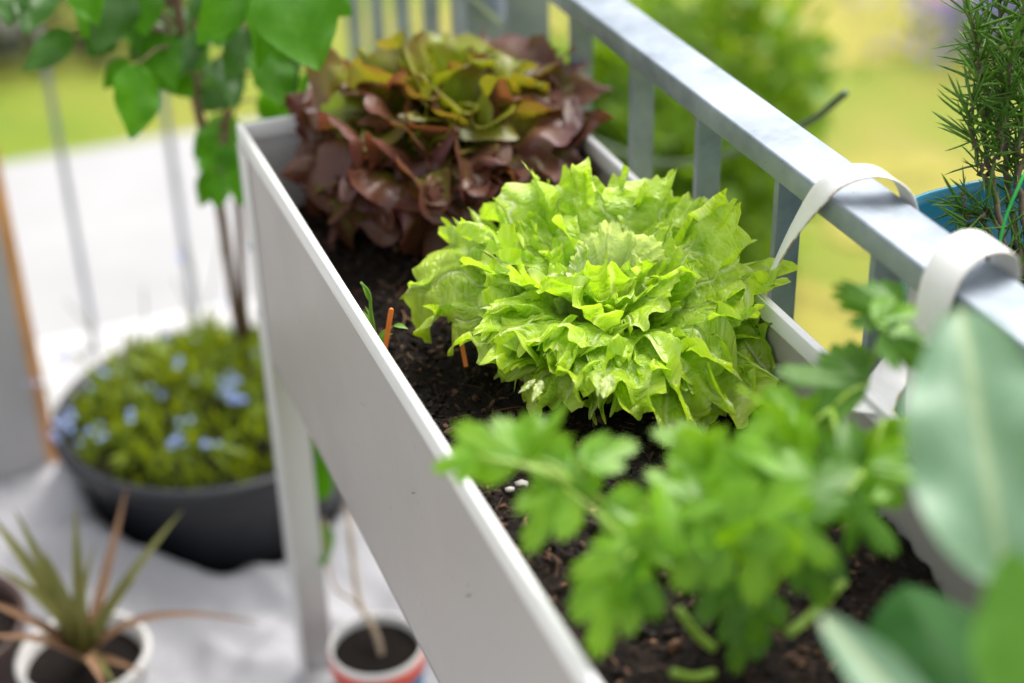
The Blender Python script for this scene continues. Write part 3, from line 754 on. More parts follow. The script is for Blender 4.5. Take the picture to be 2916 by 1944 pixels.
STK = [((0, 1, 2, 3, 5, 6), (0.0326, -0.8442, 0.8732)), ((7, 8, 9, 4), (0.0527, -0.8935, 0.8467)), ((10, 29, 37, 13, 40), (0.0871, -0.8660, 0.8515)), ((11, 12, 28, 41), (0.1259, -0.8632, 0.8592)),
       ((14, 15, 16, 31, 30), (0.1245, -0.9126, 0.8589)), ((17, 18, 35, 38), (0.1730, -0.8754, 0.8678)), ((19, 20, 27), (0.2211, -0.8365, 0.8792)), ((21, 22, 23), (0.2692, -0.8188, 0.9161)), ((24, 25, 39, 26), (0.2177, -0.8930, 0.8666)), ((32, 33, 34, 36), (0.1294, -0.8997, 0.7843))]
for ids, hub in STK:
    hub = np.array(hub); foot = cb+np.array([rc.uniform(-.02, .02), rc.uniform(-.02, .02), -.006])
    mid = (foot+hub)/2+np.array([0, 0, .012])
    pth = spline([foot, mid, hub], 12); o = part('stalk', *tube_vf(pth, np.linspace(.0042, .0026, 12), 8), M_CSTEM, ce)
    for i in ids:
        p = spline([hub, (hub+bases[i])/2+np.array([0, 0, .004]), bases[i]], 6)
        part('leaf_stalk', *tube_vf(p, np.linspace(.0022, .0014, 6), 6), M_CSTEM, o)
for a_, b_ in (((0.1375, -0.9363, 0.7902), (0.1874, -0.9199, 0.8063)), ((0.0869, -0.8831, 0.7854), (0.1105, -0.8900, 0.7493)), ((0.0745, -0.9009, 0.7499), (0.1072, -0.8975, 0.7355)), ((0.1468, -0.8956, 0.8011), (0.1171, -0.8894, 0.7541))):
    a_ = np.array(a_); b_ = np.array(b_)
    part('stalk', *tube_vf(spline([a_, (a_+b_)/2-np.array([0, 0, .004]), b_], 8), .0032, 8), M_CSTEM, ce)

# ------------------------------------------------------------ cabbage (blue-green big leaves) at the right
kb = np.array((.235, -1.02, .70))
kh = thing('kohlrabi_plant', tuple(kb), 'kohlrabi with big waxy blue-green leaves at the right edge of the planter', 'kohlrabi')
V, F, uv, e = blade(base=(0.1687, -1.0917, 0.9357), tip=(0.2154, -0.9627, 1.0295), width=.080, normal=(-.55, -.75, .35), prof='round', cup=.12, wave=(.09, 2.5), na=24, nl=40, seed=4, sag=.05, tipcurl=.06)
part('leaf', V, F, M_KOHL, kh, True, uv, e)
V, F, uv, e = blade(base=(0.1136, -1.1375, 0.8701), tip=(0.0930, -1.0371, 0.8986), width=.032, normal=(-.25, -.3, 1), prof='round', cup=.18, wave=(.06, 2), na=20, nl=30, seed=5, sag=.02)
part('leaf', V, F, M_KOHL, kh, True, uv, e)
V, F, uv, e = blade(base=(0.1511, -1.1028, 0.8491), tip=(0.1693, -1.0070, 0.8737), width=.088, normal=(-.2, -.9, .2), prof='round', cup=-.15, wave=(.05, 2), na=20, nl=30, seed=6)
part('leaf', V, F, M_KOHLD, kh, True, uv, e)
V, F, uv, e = blade(base=(0.1368, -1.1491, 0.9047), tip=(0.1651, -1.0973, 0.9638), width=.040, normal=(-.6, -.6, .2), prof='round', cup=.15, wave=(.05, 2), na=20, nl=30, seed=7)
part('leaf', V, F, M_KOHLG, kh, True, uv, e)
for p0, p1 in (((0.1687, -1.0917, 0.9357), kb), ((0.1427, -1.1318, 0.8962), kb), ((0.1804, -1.1010, 0.8495), kb)):
    p0 = np.array(p0); p1 = np.array(p1)
    part('leaf_stalk', *tube_vf(spline([p0, (p0*.6+p1*.4)+np.array([.01, 0, .01]), p1+np.array([0, 0, .02])], 10), np.linspace(.0035, .0055, 10), 8), M_CSTEM, kh)
m = MB().lathe(kb, [(.0, -.02), (.022, -.018), (.034, .0), (.036, .014), (.026, .03), (.008, .037), (.0, .038)], 24)
m.build('bulb', M_CSTEM, kh, True)

# ------------------------------------------------------------ hanging pot with rosemary, its two straps
pc = np.array((.530, -.705, .672))
bp = thing('hanging_pot', tuple(pc), 'turquoise blue glazed pot hanging outside the railing with rosemary in it', 'pot')
def rrect(hx, hy, n=64, p=3.2):
    out = []
    for k in range(n):
        a = 2*PI*k/n; c, s = math.cos(a), math.sin(a)
        out.append((hx*math.copysign(abs(c)**(2/p), c), hy*math.copysign(abs(s)**(2/p), s)))
    return np.array(out)
def ringwall(c, prof, hx, hy, n=64):
    V = []; F = []; sh = rrect(hx, hy, n)
    for k, z in prof:
        for q in sh: V.append((c[0]+q[0]*k, c[1]+q[1]*k, c[2]+z))
    for i in range(len(prof)-1):
        for k in range(n): F.append([i*n+k, i*n+(k+1) % n, (i+1)*n+(k+1) % n, (i+1)*n+k])
    return np.array(V), F
V, F = ringwall(pc, [(0, 0), (.88, 0), (.91, .006), (.985, .165), (1.0, .168), (1.015, .176), (1.015, .186), (1.0, .190), (.985, .188), (.97, .180), (.90, .06), (.0, .06)], .108, .160)
part('pot_body', V, F, M_TEAL, bp)
V, F = ringwall(pc, [(0, .128), (.4, .130), (.935, .124)], .108, .160)
V = V+np.column_stack([np.zeros((len(V), 2)), .004*fbm(V[:, :2]*60, 4, 3)])
tag(part('pot_soil', V, F, M_SOIL), 'dark soil filling the turquoise hanging pot', kind='stuff')

def ribbon(path, width, wdirs, th=.0016):
    """flat strap along a path; wdirs = its width direction at each control point"""
    n = 46; P = spline(path, n); Wd = spline(wdirs, n); wd = np.interp(np.linspace(0, 1, n), np.linspace(0, 1, len(width)), width)
    T = np.gradient(P, axis=0); T /= np.linalg.norm(T, axis=1)[:, None]
    Wd = Wd-T*(Wd*T).sum(1)[:, None]; Wd /= np.linalg.norm(Wd, axis=1)[:, None]; Nn = np.cross(T, Wd)
    V = []; E = []; us = np.array([-1, -.93, -.5, 0, .5, .93, 1])
    for i in range(n):
        for sgn in (1, -1):
            for u in us: V.append(P[i]+Wd[i]*wd[i]*.5*u+Nn[i]*sgn*th*.5*(1 if abs(u) < .95 else .5)); E.append(u)
    k = len(us); F = []
    for i in range(n-1):
        a = i*2*k; b = (i+1)*2*k
        for j in range(k-1):
            F.append([a+j, a+j+1, b+j+1, b+j]); F.append([a+k+j+1, a+k+j, b+k+j, b+k+j+1])
        F.append([a+k, a, b, b+k]); F.append([a+k-1, a+2*k-1, b+2*k-1, b+k-1])
    F.append(list(range(k))+list(range(2*k-1, k-1, -1))); z = (n-1)*2*k; F.append([z+j for j in range(k)][::-1]+[z+j for j in range(k, 2*k)])
    return np.array(V), F, np.array(E)
Y_ = (0, 1, 0)
V, F, E = ribbon([(.350, -.505, .755), (.345, -.540, .812), (.346, -.570, .866), (.350, -.600, .912), (.366, -.612, .930), (.390, -.622, .931), (.408, -.632, .914), (.412, -.640, .88), (.413, -.645, .84)],
                 [.022, .022, .022, .024, .025, .025, .025, .024, .024], [(.55, .55, .3), (.5, .6, .3), (.35, .8, .15), (.1, 1, 0), (0, 1, .0), (0, 1, 0), (0, 1, 0), Y_, Y_])
tag(part('hanging_strap', V, F, M_STRAP, None, True, edge=E), 'narrow twisted white plastic strap arching over the handrail beside the green lettuce', 'strap', 'white straps over the handrail')
V, F, E = ribbon([(.345, -.770, .765), (.343, -.768, .82), (.344, -.766, .870), (.350, -.764, .908), (.364, -.762, .930), (.384, -.760, .936), (.404, -.760, .928), (.412, -.758, .905), (.411, -.755, .86)],
                 [.037, .037, .038, .038, .038, .038, .038, .036, .034], [Y_]*9)
tag(part('hanging_strap', V, F, M_STRAP, None, True, edge=E), 'broad white plastic strap over the handrail in front of the turquoise pot', 'strap', 'white straps over the handrail')
V, F, E = ribbon([(.405, -.668, .880), (.400, -.672, .845), (.385, -.690, .815), (.362, -.705, .802), (.343, -.722, .799), (.322, -.738, .790)],
                 [.026, .026, .027, .028, .030, .033], [(.25, 1, .3), (.25, 1, .3), (.2, 1, 0), Y_, Y_, Y_])
tag(part('hanging_strap', V, F, M_STRAP, None, True, edge=E), 'cut end of a white plastic strap lying over the planter rim behind the celery', 'strap', 'white straps over the handrail')

# rosemary
rb0 = np.array((.512, -.660, .805))
ro = thing('rosemary', tuple(rb0), 'upright rosemary bush with needle leaves in the turquoise hanging pot', 'rosemary')
def needle_mesh(L, w_, c):
    V = []; F = []
    for i, t in enumerate((0, .2, .5, .8, 1)):
        ww = w_*(.5, 1, 1, .8, .15)[i]; z = c*L*t*t
        V += [(-ww, t*L, z-ww*.5), (0, t*L, z+ww*.55), (ww, t*L, z-ww*.5)]
    for i in range(4):
        for k in range(2): F.append([i*3+k, i*3+k+1, (i+1)*3+k+1, (i+1)*3+k])
        F.append([i*3+2, i*3, (i+1)*3, (i+1)*3+2])
    V = np.array(V); return V, F
NM = []
for L, w_, c in ((.032, .0012, .12), (.036, .0013, -.18), (.027, .0012, .25), (.040, .0013, -.06), (.024, .0011, 0)):
    V, F = needle_mesh(L, w_, c); NM.append((V, F, make_mesh('needle', V, F, M_ROSE, True, uv=V[:, :2])))
rr = random.Random(21)
BR = [[rb0, (0.5181, -0.5959, 0.8858), (0.5222, -0.5682, 0.9416), (0.5245, -0.5481, 0.9844), (0.5202, -0.5306, 1.0193)],
      [rb0+np.array([.01, 0, 0]), (0.5424, -0.5879, 0.8736), (0.5527, -0.5551, 0.9313), (0.5622, -0.5241, 0.9858), (0.5764, -0.5011, 1.0305)],
      [rb0+np.array([.015, -.01, 0]), (0.5467, -0.5993, 0.8777), (0.5604, -0.5682, 0.9349), (0.5750, -0.5394, 0.9889), (0.5837, -0.5103, 1.0398)],
      [rb0+np.array([.02, -.01, 0]), (0.5727, -0.5803, 0.8644), (0.5930, -0.5509, 0.9226), (0.6080, -0.5215, 0.9778), (0.6169, -0.4918, 1.0298)],
      [(0.5133, -0.5960, 0.8828), (0.5035, -0.5868, 0.9208), (0.5024, -0.5774, 0.9447), (0.5135, -0.5670, 0.9775)],
      [(0.5197, -0.5924, 0.8922), (0.5191, -0.5979, 0.9224), (0.5293, -0.5862, 0.9665), (0.5393, -0.5735, 1.0021)],
      [rb0, (0.5126, -0.6127, 0.8659), (0.4859, -0.6178, 0.8616), (0.4699, -0.6244, 0.8517)],
      [rb0, (0.5017, -0.6104, 0.8631), (0.4869, -0.6094, 0.8656), (0.4851, -0.6016, 0.8867)],
      [(0.5612, -0.5793, 0.8786), (0.5645, -0.5501, 0.9070), (0.5648, -0.5212, 0.9528), (0.5689, -0.4979, 0.9919)],
      [(0.5379, -0.5974, 0.9147), (0.5476, -0.5912, 0.9498), (0.5534, -0.5759, 0.9969), (0.5589, -0.5544, 1.0341)],
      [rb0+np.array([.03, -.03, 0]), (0.5795, -0.6030, 0.8522), (0.6003, -0.5741, 0.9101), (0.6107, -0.5411, 0.9682)]]
cand = []
for bi, br in enumerate(BR):
    n = 40; P = spline(br, n); P = P+.0015*rng.normal(size=P.shape)
    part('branch', *tube_vf(P, np.linspace(.0034 if bi < 4 else .0022, .0010, n), 6), M_TWIG, ro)
    Ln = np.linalg.norm(np.diff(P, axis=0), axis=1).sum()
    step = .0066
    for k in range(int(Ln/step)):
        f = k*step/Ln; dens = .4 if bi in (6, 7) else 1.0 if bi > 5 else (.25+.75*min(1, f*2.2))
        i = min(int(f*(n-1)), n-2); T_ = P[i+1]-P[i]; T_ /= np.linalg.norm(T_)
        for q in range(4 if f > .3 else 2):
            if rr.random() > dens: continue
            a = rr.uniform(0, 2*PI)
            o_ = np.cross(T_, (0.3, .2, 1)); o_ /= np.linalg.norm(o_); o2 = np.cross(T_, o_); od = o_*math.cos(a)+o2*math.sin(a)
            up = rr.uniform(.35, 1.1) if f < .85 else rr.uniform(.9, 2.2)
            dv = od+T_*up; dv /= np.linalg.norm(dv); sd_ = np.cross(dv, T_); sd_ /= np.linalg.norm(sd_)+1e-9; nn = np.cross(sd_, dv)
            cand.append((P[i]+(P[i+1]-P[i])*rr.random(), sd_, dv, nn, rr.randrange(5), rr.uniform(.75, 1.15)))
camp = np.array(cam.matrix_world.translation)
cand.sort(key=lambda c: np.linalg.norm(c[0]+c[2]*.02-camp))
rest = MB(); UVr = []
for i, (p, s_, d_, n_, k, sc_) in enumerate(cand):
    if i < 300:
        M_ = Matrix(((s_[0]*sc_, d_[0]*sc_, n_[0]*sc_, p[0]), (s_[1]*sc_, d_[1]*sc_, n_[1]*sc_, p[1]), (s_[2]*sc_, d_[2]*sc_, n_[2]*sc_, p[2]), (0, 0, 0, 1)))
        inst('needle', NM[k][2], M_, ro)
    else:
        V, F, _ = NM[k]; rest.add(p+sc_*(V[:, :1]*s_+V[:, 1:2]*d_+V[:, 2:]*n_), F); UVr.append(V[:, :2])
o = part('needles', np.concatenate(rest.V), rest.F, M_ROSE, ro, True, uv=np.concatenate(UVr)); tag(o, kind='stuff')
tp = spline([(0.4878, -0.6544, 0.8501), (0.4969, -0.6471, 0.8807), (0.5150, -0.6396, 0.9130), (0.5384, -0.6173, 0.9228)], 16)
tag(part('plant_tie', *tube_vf(tp, .0014, 6), M_TIE, None), 'bright green wire tie around the rosemary stems', 'tie')

# ------------------------------------------------------------ green hose behind the railing
hp_ = spline([(.60, .42, .50), (0.6000, 0.2352, 0.5451), (.60, .10, .600), (0.6000, -0.0200, 0.6655), (0.6000, -0.1635, 0.7557), (0.6000, -0.2380, 0.8204)], 40)
tag(part('garden_hose', *tube_vf(hp_, .0045, 10), M_CABLE, None), 'thin dark green hose curving up behind the railing', 'hose')

# ------------------------------------------------------------ black tub with sapling and forget-me-nots
tc = np.array((-.010, .400, 0.0))
tb = thing('plant_tub', tuple(tc), 'wide anthracite plastic tub on the white cloth, planted with a sapling and blue flowers', 'tub')
MB().lathe(tc, [(0, .005), (.166, .005), (.170, .012), (.200, .178)], 64).build('tub_body', M_BLACKPOT, tb, True)
MB().lathe(tc, [(.198, .176), (.205, .178), (.2235, .190), (.227, .200), (.224, .210), (.214, .212), (.206, .205), (.200, .17)], 64).build('tub_rim', M_BLACKPOT, tb, True)
V = [(tc[0], tc[1], .178)]; F = []
for k in range(48):
    a = 2*PI*k/48; V.append((tc[0]+.2*math.cos(a), tc[1]+.2*math.sin(a), .176))
for k in range(48): F.append([0, 1+k, 1+(k+1) % 48])
tag(part('tub_soil', V, F, M_SOIL, None, False), 'dark soil in the anthracite tub', kind='stuff')

fm = thing('forget_me_nots', (tc[0]-.02, tc[1], .178), 'low green forget-me-nots with small blue flowers filling the anthracite tub', 'flowers')
rf = random.Random(31); m = MB(); UVs = []
for i in range(1050):
    rad = .195*math.sqrt(rf.random()); a = rf.uniform(0, 2*PI); x = tc[0]+rad*math.cos(a); y = tc[1]+rad*math.sin(a)
    hgt = .178+.075*math.sqrt(max(0, 1-(rad/.21)**2))*rf.uniform(.05, 1.6)
    a2 = rf.uniform(0, 2*PI); el = rf.uniform(.4, 1.45); L = rf.uniform(.025, .055)
    d = np.array([math.cos(a2)*math.cos(el), math.sin(a2)*math.cos(el), math.sin(el)])
    b_ = np.array([x, y, hgt-.02]); V, F, uv, e = blade(b_, b_+d*L, rf.uniform(.007, .013), (rf.uniform(-.4, .4), rf.uniform(-.4, .4), 1), prof='lance', na=2, nl=4, sag=.05)
    m.add(V, F); UVs.append(uv+i*.013)
o = part('foliage', np.concatenate(m.V), m.F, M_MYOS, fm, True, uv=np.concatenate(UVs)); tag(o, kind='stuff')
# stems beyond the rim
for (p0, p1) in (((-0.1409, 0.5893, 0.1910), (-0.1711, 0.6123, 0.3072)), ((-0.1629, 0.4892, 0.2160), (-0.1788, 0.5083, 0.2759)), ((0.0028, 0.5842, 0.2288), (0.0214, 0.6309, 0.3524)), ((0.0028, 0.5842, 0.2288), (0.0898, 0.6282, 0.4277)), ((0.0373, 0.5522, 0.2378), (0.0617, 0.5127, 0.2683)), ((-0.0928, 0.5702, 0.2285), (-0.0587, 0.5790, 0.3211)), ((-0.2262, 0.4777, 0.2388), (-0.2352, 0.4881, 0.2498)), ((-0.0057, 0.5690, 0.2389), (-0.0079, 0.6134, 0.3075))):
    p0 = np.array(p0); p1 = np.array(p1); q0 = np.array([p0[0], min(p0[1], .58), .19])
    part('stem', *tube_vf(spline([q0, (q0+p1)/2+np.array([.01, 0, .01]), p1], 8), .0011, 5), M_MYOS, fm)
fl = MB()
def flower_mesh():
    V = []; F = []; mi = []
    for k in range(5):
        a = 2*PI*k/5; d = np.array([math.cos(a), math.sin(a), 0]); s_ = np.array([-d[1], d[0], 0]); o0 = len(V)
        V += [tuple(d*.0008), tuple(d*.003+s_*.0021+np.array([0, 0, .0003])), tuple(d*.0052+s_*.0012+np.array([0, 0, .0008])), tuple(d*.0052-s_*.0012+np.array([0, 0, .0008])), tuple(d*.003-s_*.0021+np.array([0, 0, .0003]))]
        F.append([o0, o0+4, o0+3, o0+2, o0+1]); mi.append(0)
    o0 = len(V)
    for k in range(6): V.append((.0011*math.cos(k*PI/3), .0011*math.sin(k*PI/3), .0007))
    F.append([o0+k for k in range(6)]); mi.append(1)
    me = make_mesh('flower', V, F, [M_PETAL, M_EYE], False, uv=np.array(V)[:, :2]); me.polygons.foreach_set('material_index', mi); return me
fme = flower_mesh()
FLP = [((0.0165, 0.3801, 0.2547), 5), ((0.0260, 0.3675, 0.2537), 5), ((0.0092, 0.3625, 0.2535), 4), ((0.0147, 0.3336, 0.2509), 4), ((0.0210, 0.3217, 0.2491), 3), ((-0.1194, 0.3571, 0.2441), 4), ((-0.0710, 0.3807, 0.2524), 3), ((-0.0778, 0.2797, 0.2394), 4), ((-0.0704, 0.2729, 0.2374), 2), ((-0.0339, 0.2562, 0.2372), 4), ((-0.2008, 0.4467, 0.2135), 5), ((-0.1970, 0.4044, 0.2197), 4), ((-0.2078, 0.4227, 0.2114), 4), ((-0.0408, 0.4533, 0.2523), 4), ((-0.1112, 0.4939, 0.2393), 3), ((-0.0379, 0.5392, 0.2512), 3), ((0.0652, 0.5078, 0.2626), 4), ((-0.1394, 0.5138, 0.2275), 3), ((-0.1747, 0.3745, 0.2299), 3), ((-0.1789, 0.5783, 0.2296), 3), ((-0.0171, 0.3844, 0.2548), 2), ((-0.1708, 0.4687, 0.2262), 3), ((0.0286, 0.3397, 0.2510), 3), ((-0.1890, 0.3574, 0.2210), 2), ((-0.2171, 0.4079, 0.2045), 2), ((-0.0003, 0.5124, 0.2456), 2), ((0.0519, 0.5308, 0.2911), 2), ((0.0736, 0.6044, 0.4198), 3), ((0.0769, 0.5959, 0.4084), 2), ((0.0122, 0.5856, 0.3539), 2), ((-0.2329, 0.5763, 0.1944), 2), ((-0.1614, 0.3512, 0.2320), 2), ((-0.0516, 0.3141, 0.2472), 2), ((-0.0851, 0.4213, 0.2506), 2), ((0.0764, 0.4323, 0.2487), 2)]
for (p, n_) in FLP:
    for k in range(n_):
        q = Vector(p)+.030*Vector(UPD)+Vector((rf.uniform(-.011, .011), rf.uniform(-.011, .011), rf.uniform(-.004, .006)))
        nv = Vector((rf.uniform(-.5, .3), rf.uniform(-.8, 0), 1)).normalized()
        M_ = Matrix.Translation(q) @ nv.to_track_quat('Z', 'Y').to_matrix().to_4x4() @ Matrix.Rotation(rf.uniform(0, 6), 4, 'Z') @ Matrix.Scale(rf.uniform(.7, 1.05), 4)
        inst('flower', fme, M_, fm)

tr = thing('sapling', (.06, .52, .178), 'young tree with pointed bright green leaves growing from the anthracite tub', 'sapling')
S0 = np.array((0.0665, 0.5000, 0.2363)); 
trunk = spline([S0-np.array([0, 0, .03]), S0, (0.0468, 0.4256, 0.3180), (0.0243, 0.3137, 0.5591), (-0.0026, 0.2224, 0.7321), (-0.0139, 0.1926, 0.8155), (-0.0174, 0.1808, 0.9123), (-0.0157, 0.1749, 0.9823)], 40)
part('trunk', *tube_vf(trunk, np.linspace(.0085, .0045, 40), 10), M_BARK, tr)
tr2 = spline([S0+np.array([.01, 0, -.03]), (0.0560, 0.4076, 0.3539), (0.0458, 0.3022, 0.5536), (0.0286, 0.2368, 0.6753), (0.0356, 0.1853, 0.7940), (0.0579, 0.1669, 0.8957)], 30)
part('trunk', *tube_vf(tr2, np.linspace(.0065, .0035, 30), 8), M_BARK, tr)
TL = [  # leaf base, tip, width, dark
 ((-0.1348, 0.1895, 0.8605), (-0.1995, 0.1536, 0.8362), 0.0324, 1), ((-0.1494, 0.2401, 0.8983), (-0.1865, 0.1892, 0.8647), 0.0495, 1), ((-0.0777, 0.1287, 0.8336), (-0.1041, 0.0673, 0.7723), 0.0540, 0), ((-0.0808, 0.1872, 0.8203), (-0.1147, 0.1633, 0.7979), 0.0234, 0),
 ((-0.0302, 0.2293, 0.8480), (-0.0782, 0.1835, 0.8159), 0.0450, 1), ((0.0372, 0.0416, 0.9365), (-0.0309, 0.0053, 0.8900), 0.0468, 0), ((0.0537, 0.0496, 0.9412), (0.0245, -0.0209, 0.8639), 0.0495, 0), ((0.0632, 0.0092, 0.9518), (0.0751, -0.0774, 0.8733), 0.0855, 0),
 ((0.0467, 0.0556, 0.8605), (0.0499, -0.0015, 0.8057), 0.0504, 0), ((0.0207, 0.1662, 0.8138), (0.0203, 0.1151, 0.7663), 0.0378, 1), ((-0.0441, 0.1860, 0.8068), (-0.0195, 0.1388, 0.7802), 0.0396, 0), ((0.0648, 0.2008, 0.7397), (0.1043, 0.1502, 0.7343), 0.0405, 0),
 ((0.0161, 0.2106, 0.7109), (-0.0211, 0.1870, 0.6849), 0.0288, 0), ((0.0115, 0.1842, 0.6997), (-0.0079, 0.1496, 0.6671), 0.0360, 0), ((0.0211, 0.1804, 0.6995), (0.0141, 0.1283, 0.6465), 0.0306, 0), ((0.1044, 0.0128, 0.9308), (0.1292, -0.0223, 0.9060), 0.0360, 0),
 ((-0.0966, 0.2018, 0.9024), (-0.1293, 0.1549, 0.8621), 0.0450, 0), ((-0.0640, 0.1917, 0.9057), (-0.1202, 0.1527, 0.8463), 0.0495, 1), ((-0.0470, 0.2055, 0.9042), (-0.0629, 0.1579, 0.8532), 0.0450, 0), ((-0.0102, 0.2067, 0.8418), (-0.0081, 0.1573, 0.8005), 0.0405, 0),
 ((-0.1119, 0.1698, 0.9290), (-0.1154, 0.1132, 0.8887), 0.0450, 0), ((0.0108, 0.1772, 0.8586), (0.0408, 0.1254, 0.8299), 0.0450, 1), ((0.0269, 0.1134, 0.9065), (0.0024, 0.0716, 0.8596), 0.0450, 0), ((-0.0136, 0.2403, 0.8419), (-0.0385, 0.2104, 0.8133), 0.0405, 1),
 ((0.0010, 0.2081, 0.7645), (0.0318, 0.1667, 0.7528), 0.0405, 1), ((-0.1850, 0.2417, 0.9131), (-0.2015, 0.2004, 0.8734), 0.0450, 1), ((0.0794, 0.0438, 0.9298), (0.0545, -0.0135, 0.8756), 0.0675, 0), ((-0.0870, 0.2182, 0.8498), (-0.1236, 0.1962, 0.8267), 0.0360, 1), ((-0.0475, 0.1918, 0.8472), (-0.0418, 0.1321, 0.7918), 0.0450, 0),
 ((0.0402, 0.1058, 0.8672), (0.0063, 0.0665, 0.8206), 0.0405, 1), ((0.0014, 0.1516, 0.6757), (-0.0122, 0.1170, 0.6484), 0.0270, 0), ((0.0108, 0.2446, 0.6928), (0.0332, 0.2074, 0.6806), 0.0315, 0), ((0.0575, 0.0648, 0.8481), (0.0627, 0.0157, 0.8071), 0.0540, 1),
 ((-0.0006, 0.1770, 0.8438), (-0.0356, 0.1457, 0.8030), 0.0335, 1), ((-0.0457, 0.2616, 0.8017), (-0.0527, 0.2179, 0.7580), 0.0353, 0), ((-0.0794, 0.2260, 0.8627), (-0.0711, 0.1838, 0.8303), 0.0267, 0), ((-0.0992, 0.2699, 0.9103), (-0.1127, 0.2266, 0.8635), 0.0372, 0), ((0.1423, 0.2010, 0.8837), (0.1090, 0.1713, 0.8466), 0.0309, 0), ((-0.0054, 0.2488, 0.8522), (-0.0202, 0.2094, 0.8107), 0.0335, 1), ((-0.0254, 0.2164, 0.8304), (-0.0619, 0.1848, 0.7885), 0.0342, 1), ((0.0229, 0.2714, 0.7852), (-0.0167, 0.2424, 0.7454), 0.0332, 1), ((0.0395, 0.3000, 0.8538), (0.0197, 0.2642, 0.8150), 0.0320, 1), ((0.0374, 0.2340, 0.8836), (-0.0038, 0.2039, 0.8412), 0.0346, 1), ((0.0628, 0.2315, 0.8947), (0.0333, 0.1998, 0.8567), 0.0313, 1), ((0.1567, 0.2606, 0.8199), (0.1160, 0.2256, 0.7700), 0.0401, 1), ((0.0823, 0.1681, 0.8708), (0.0475, 0.1415, 0.8378), 0.0278, 0), ((0.1292, 0.1451, 0.7859), (0.0895, 0.1172, 0.7480), 0.0320, 0), ((0.1031, 0.2018, 0.8168), (0.0918, 0.1654, 0.7822), 0.0285, 0), ((0.0124, 0.2372, 0.6467), (-0.0183, 0.2078, 0.6118), 0.0301, 0), ((0.0200, 0.2814, 0.6231), (0.0186, 0.2439, 0.5925), 0.0264, 1), ((0.0239, 0.2502, 0.7112), (0.0222, 0.2115, 0.6787), 0.0274, 0), ((0.0391, 0.2945, 0.6903), (0.0484, 0.2537, 0.6608), 0.0252, 0), ((0.0505, 0.2561, 0.6286), (0.0342, 0.2219, 0.5944), 0.0291, 0), ((0.0538, 0.2904, 0.6514), (0.0376, 0.2604, 0.6238), 0.0244, 0), ((0.0159, 0.3208, 0.6377), (0.0201, 0.2765, 0.5997), 0.0313, 0)]
rt = random.Random(4)
TP = np.vstack([trunk, tr2])
for i, (p0, p1, wd, dk) in enumerate(TL):
    p0 = np.array(p0); p1 = np.array(p1)
    V, F, uv, e = blade(p0, p1, wd*1.15, (rt.uniform(-.5, .5), -1, rt.uniform(.1, .9)), prof='ovate', cup=rt.uniform(-.1, .2), wave=(.05, 2), na=10, nl=20, seed=i, sag=rt.uniform(.0, .08), teeth=(.04, 12))
    part('leaf', V, F, M_TREED if dk else M_TREE, tr, True, uv, e)
    j = np.argmin(np.linalg.norm(TP-(p0+np.array([0, 0, -.04])), axis=1)); q = TP[j]
    part('twig', *tube_vf(spline([q, (q+p0)/2+np.array([0, 0, .012]), p0], 8), np.linspace(.0022, .0011, 8), 5), M_BARK, tr)

# ------------------------------------------------------------ board at the far left
bd = thing('white_board', (-.55, .63, 0), 'pale grey board with an orange wooden edge leaning upright at the left', 'board')
MB().box((-1.0, .62, .02), (-.2425, .638, 1.4), .001).build('board_face', M_BOARD, bd)
MB().box((-.2423, .6195, .02), (-.2235, .6385, 1.4), .002).build('edge_strip', M_WOOD, bd, True)

# ------------------------------------------------------------ small bucket with bare seedling
bc = np.array((0.0792, -0.0952, 0.1250)[:2]+(0,))
bk = thing('blue_bucket', tuple(bc), 'small dark blue tub with a red band and white rim under the planter', 'bucket')
ZR_ = .125
MB().lathe(bc, [(0, .004), (.050, .004), (.052, .008), (.0565, ZR_-.030)], 48).build('bucket_body', M_BUCKET, bk, True)
m = MB()
V = []; F = []
for i, (r_, z) in enumerate(((.0530, .02), (.0568, ZR_-.034))):
    for k in range(15):
        a = R(-95+k*9); V.append((bc[0]+(r_+.0008)*math.cos(a), bc[1]+(r_+.0008)*math.sin(a), z))
for k in range(14): F.append([k, k+1, 15+k+1, 15+k])
part('paper_label', V, F, M_BLUELAB, bk)
MB().lathe(bc, [(.0562, ZR_-.030), (.0595, ZR_-.029), (.0605, ZR_-.010), (.0590, ZR_-.009)], 48).build('red_band', M_REDBAND, bk, True)
MB().lathe(bc, [(.0588, ZR_-.0095), (.0592, ZR_-.004), (.0585, ZR_), (.0562, ZR_), (.0550, ZR_-.003), (.0545, ZR_-.03)], 48).build('bucket_rim', M_WHITEPOT, bk, True)
V = [(bc[0], bc[1], ZR_-.012)]+[(bc[0]+.0546*math.cos(2*PI*k/32), bc[1]+.0546*math.sin(2*PI*k/32), ZR_-.014) for k in range(32)]
tag(part('bucket_soil', V, [[0, 1+k, 1+(k+1) % 32] for k in range(32)], M_SOIL, None, True), 'dark soil in the small blue bucket', kind='stuff')
sp = thing('bare_seedling', (bc[0], bc[1], .11), 'leggy seedling with pale bare stems and few green leaves in the small blue bucket', 'seedling')
s0 = np.array((bc[0]+.004, bc[1]-.008, .108))
part('stem', *tube_vf(spline([s0, (0.0815, -0.0871, 0.1375), (0.0743, -0.0467, 0.1577), (0.0809, -0.0048, 0.2082), (0.0897, 0.0367, 0.2591), (0.0878, 0.0705, 0.2917)], 24), np.linspace(.0042, .0025, 24), 8), M_STEMTAN, sp)
part('stem', *tube_vf(spline([s0, (0.0795, -0.0721, 0.1405), (0.0666, -0.0438, 0.1579), (0.0496, -0.0281, 0.1725), (0.0501, 0.0042, 0.2042), (0.0583, 0.0338, 0.2360)], 20), np.linspace(.0026, .0016, 20), 6), M_STEMTAN, sp)
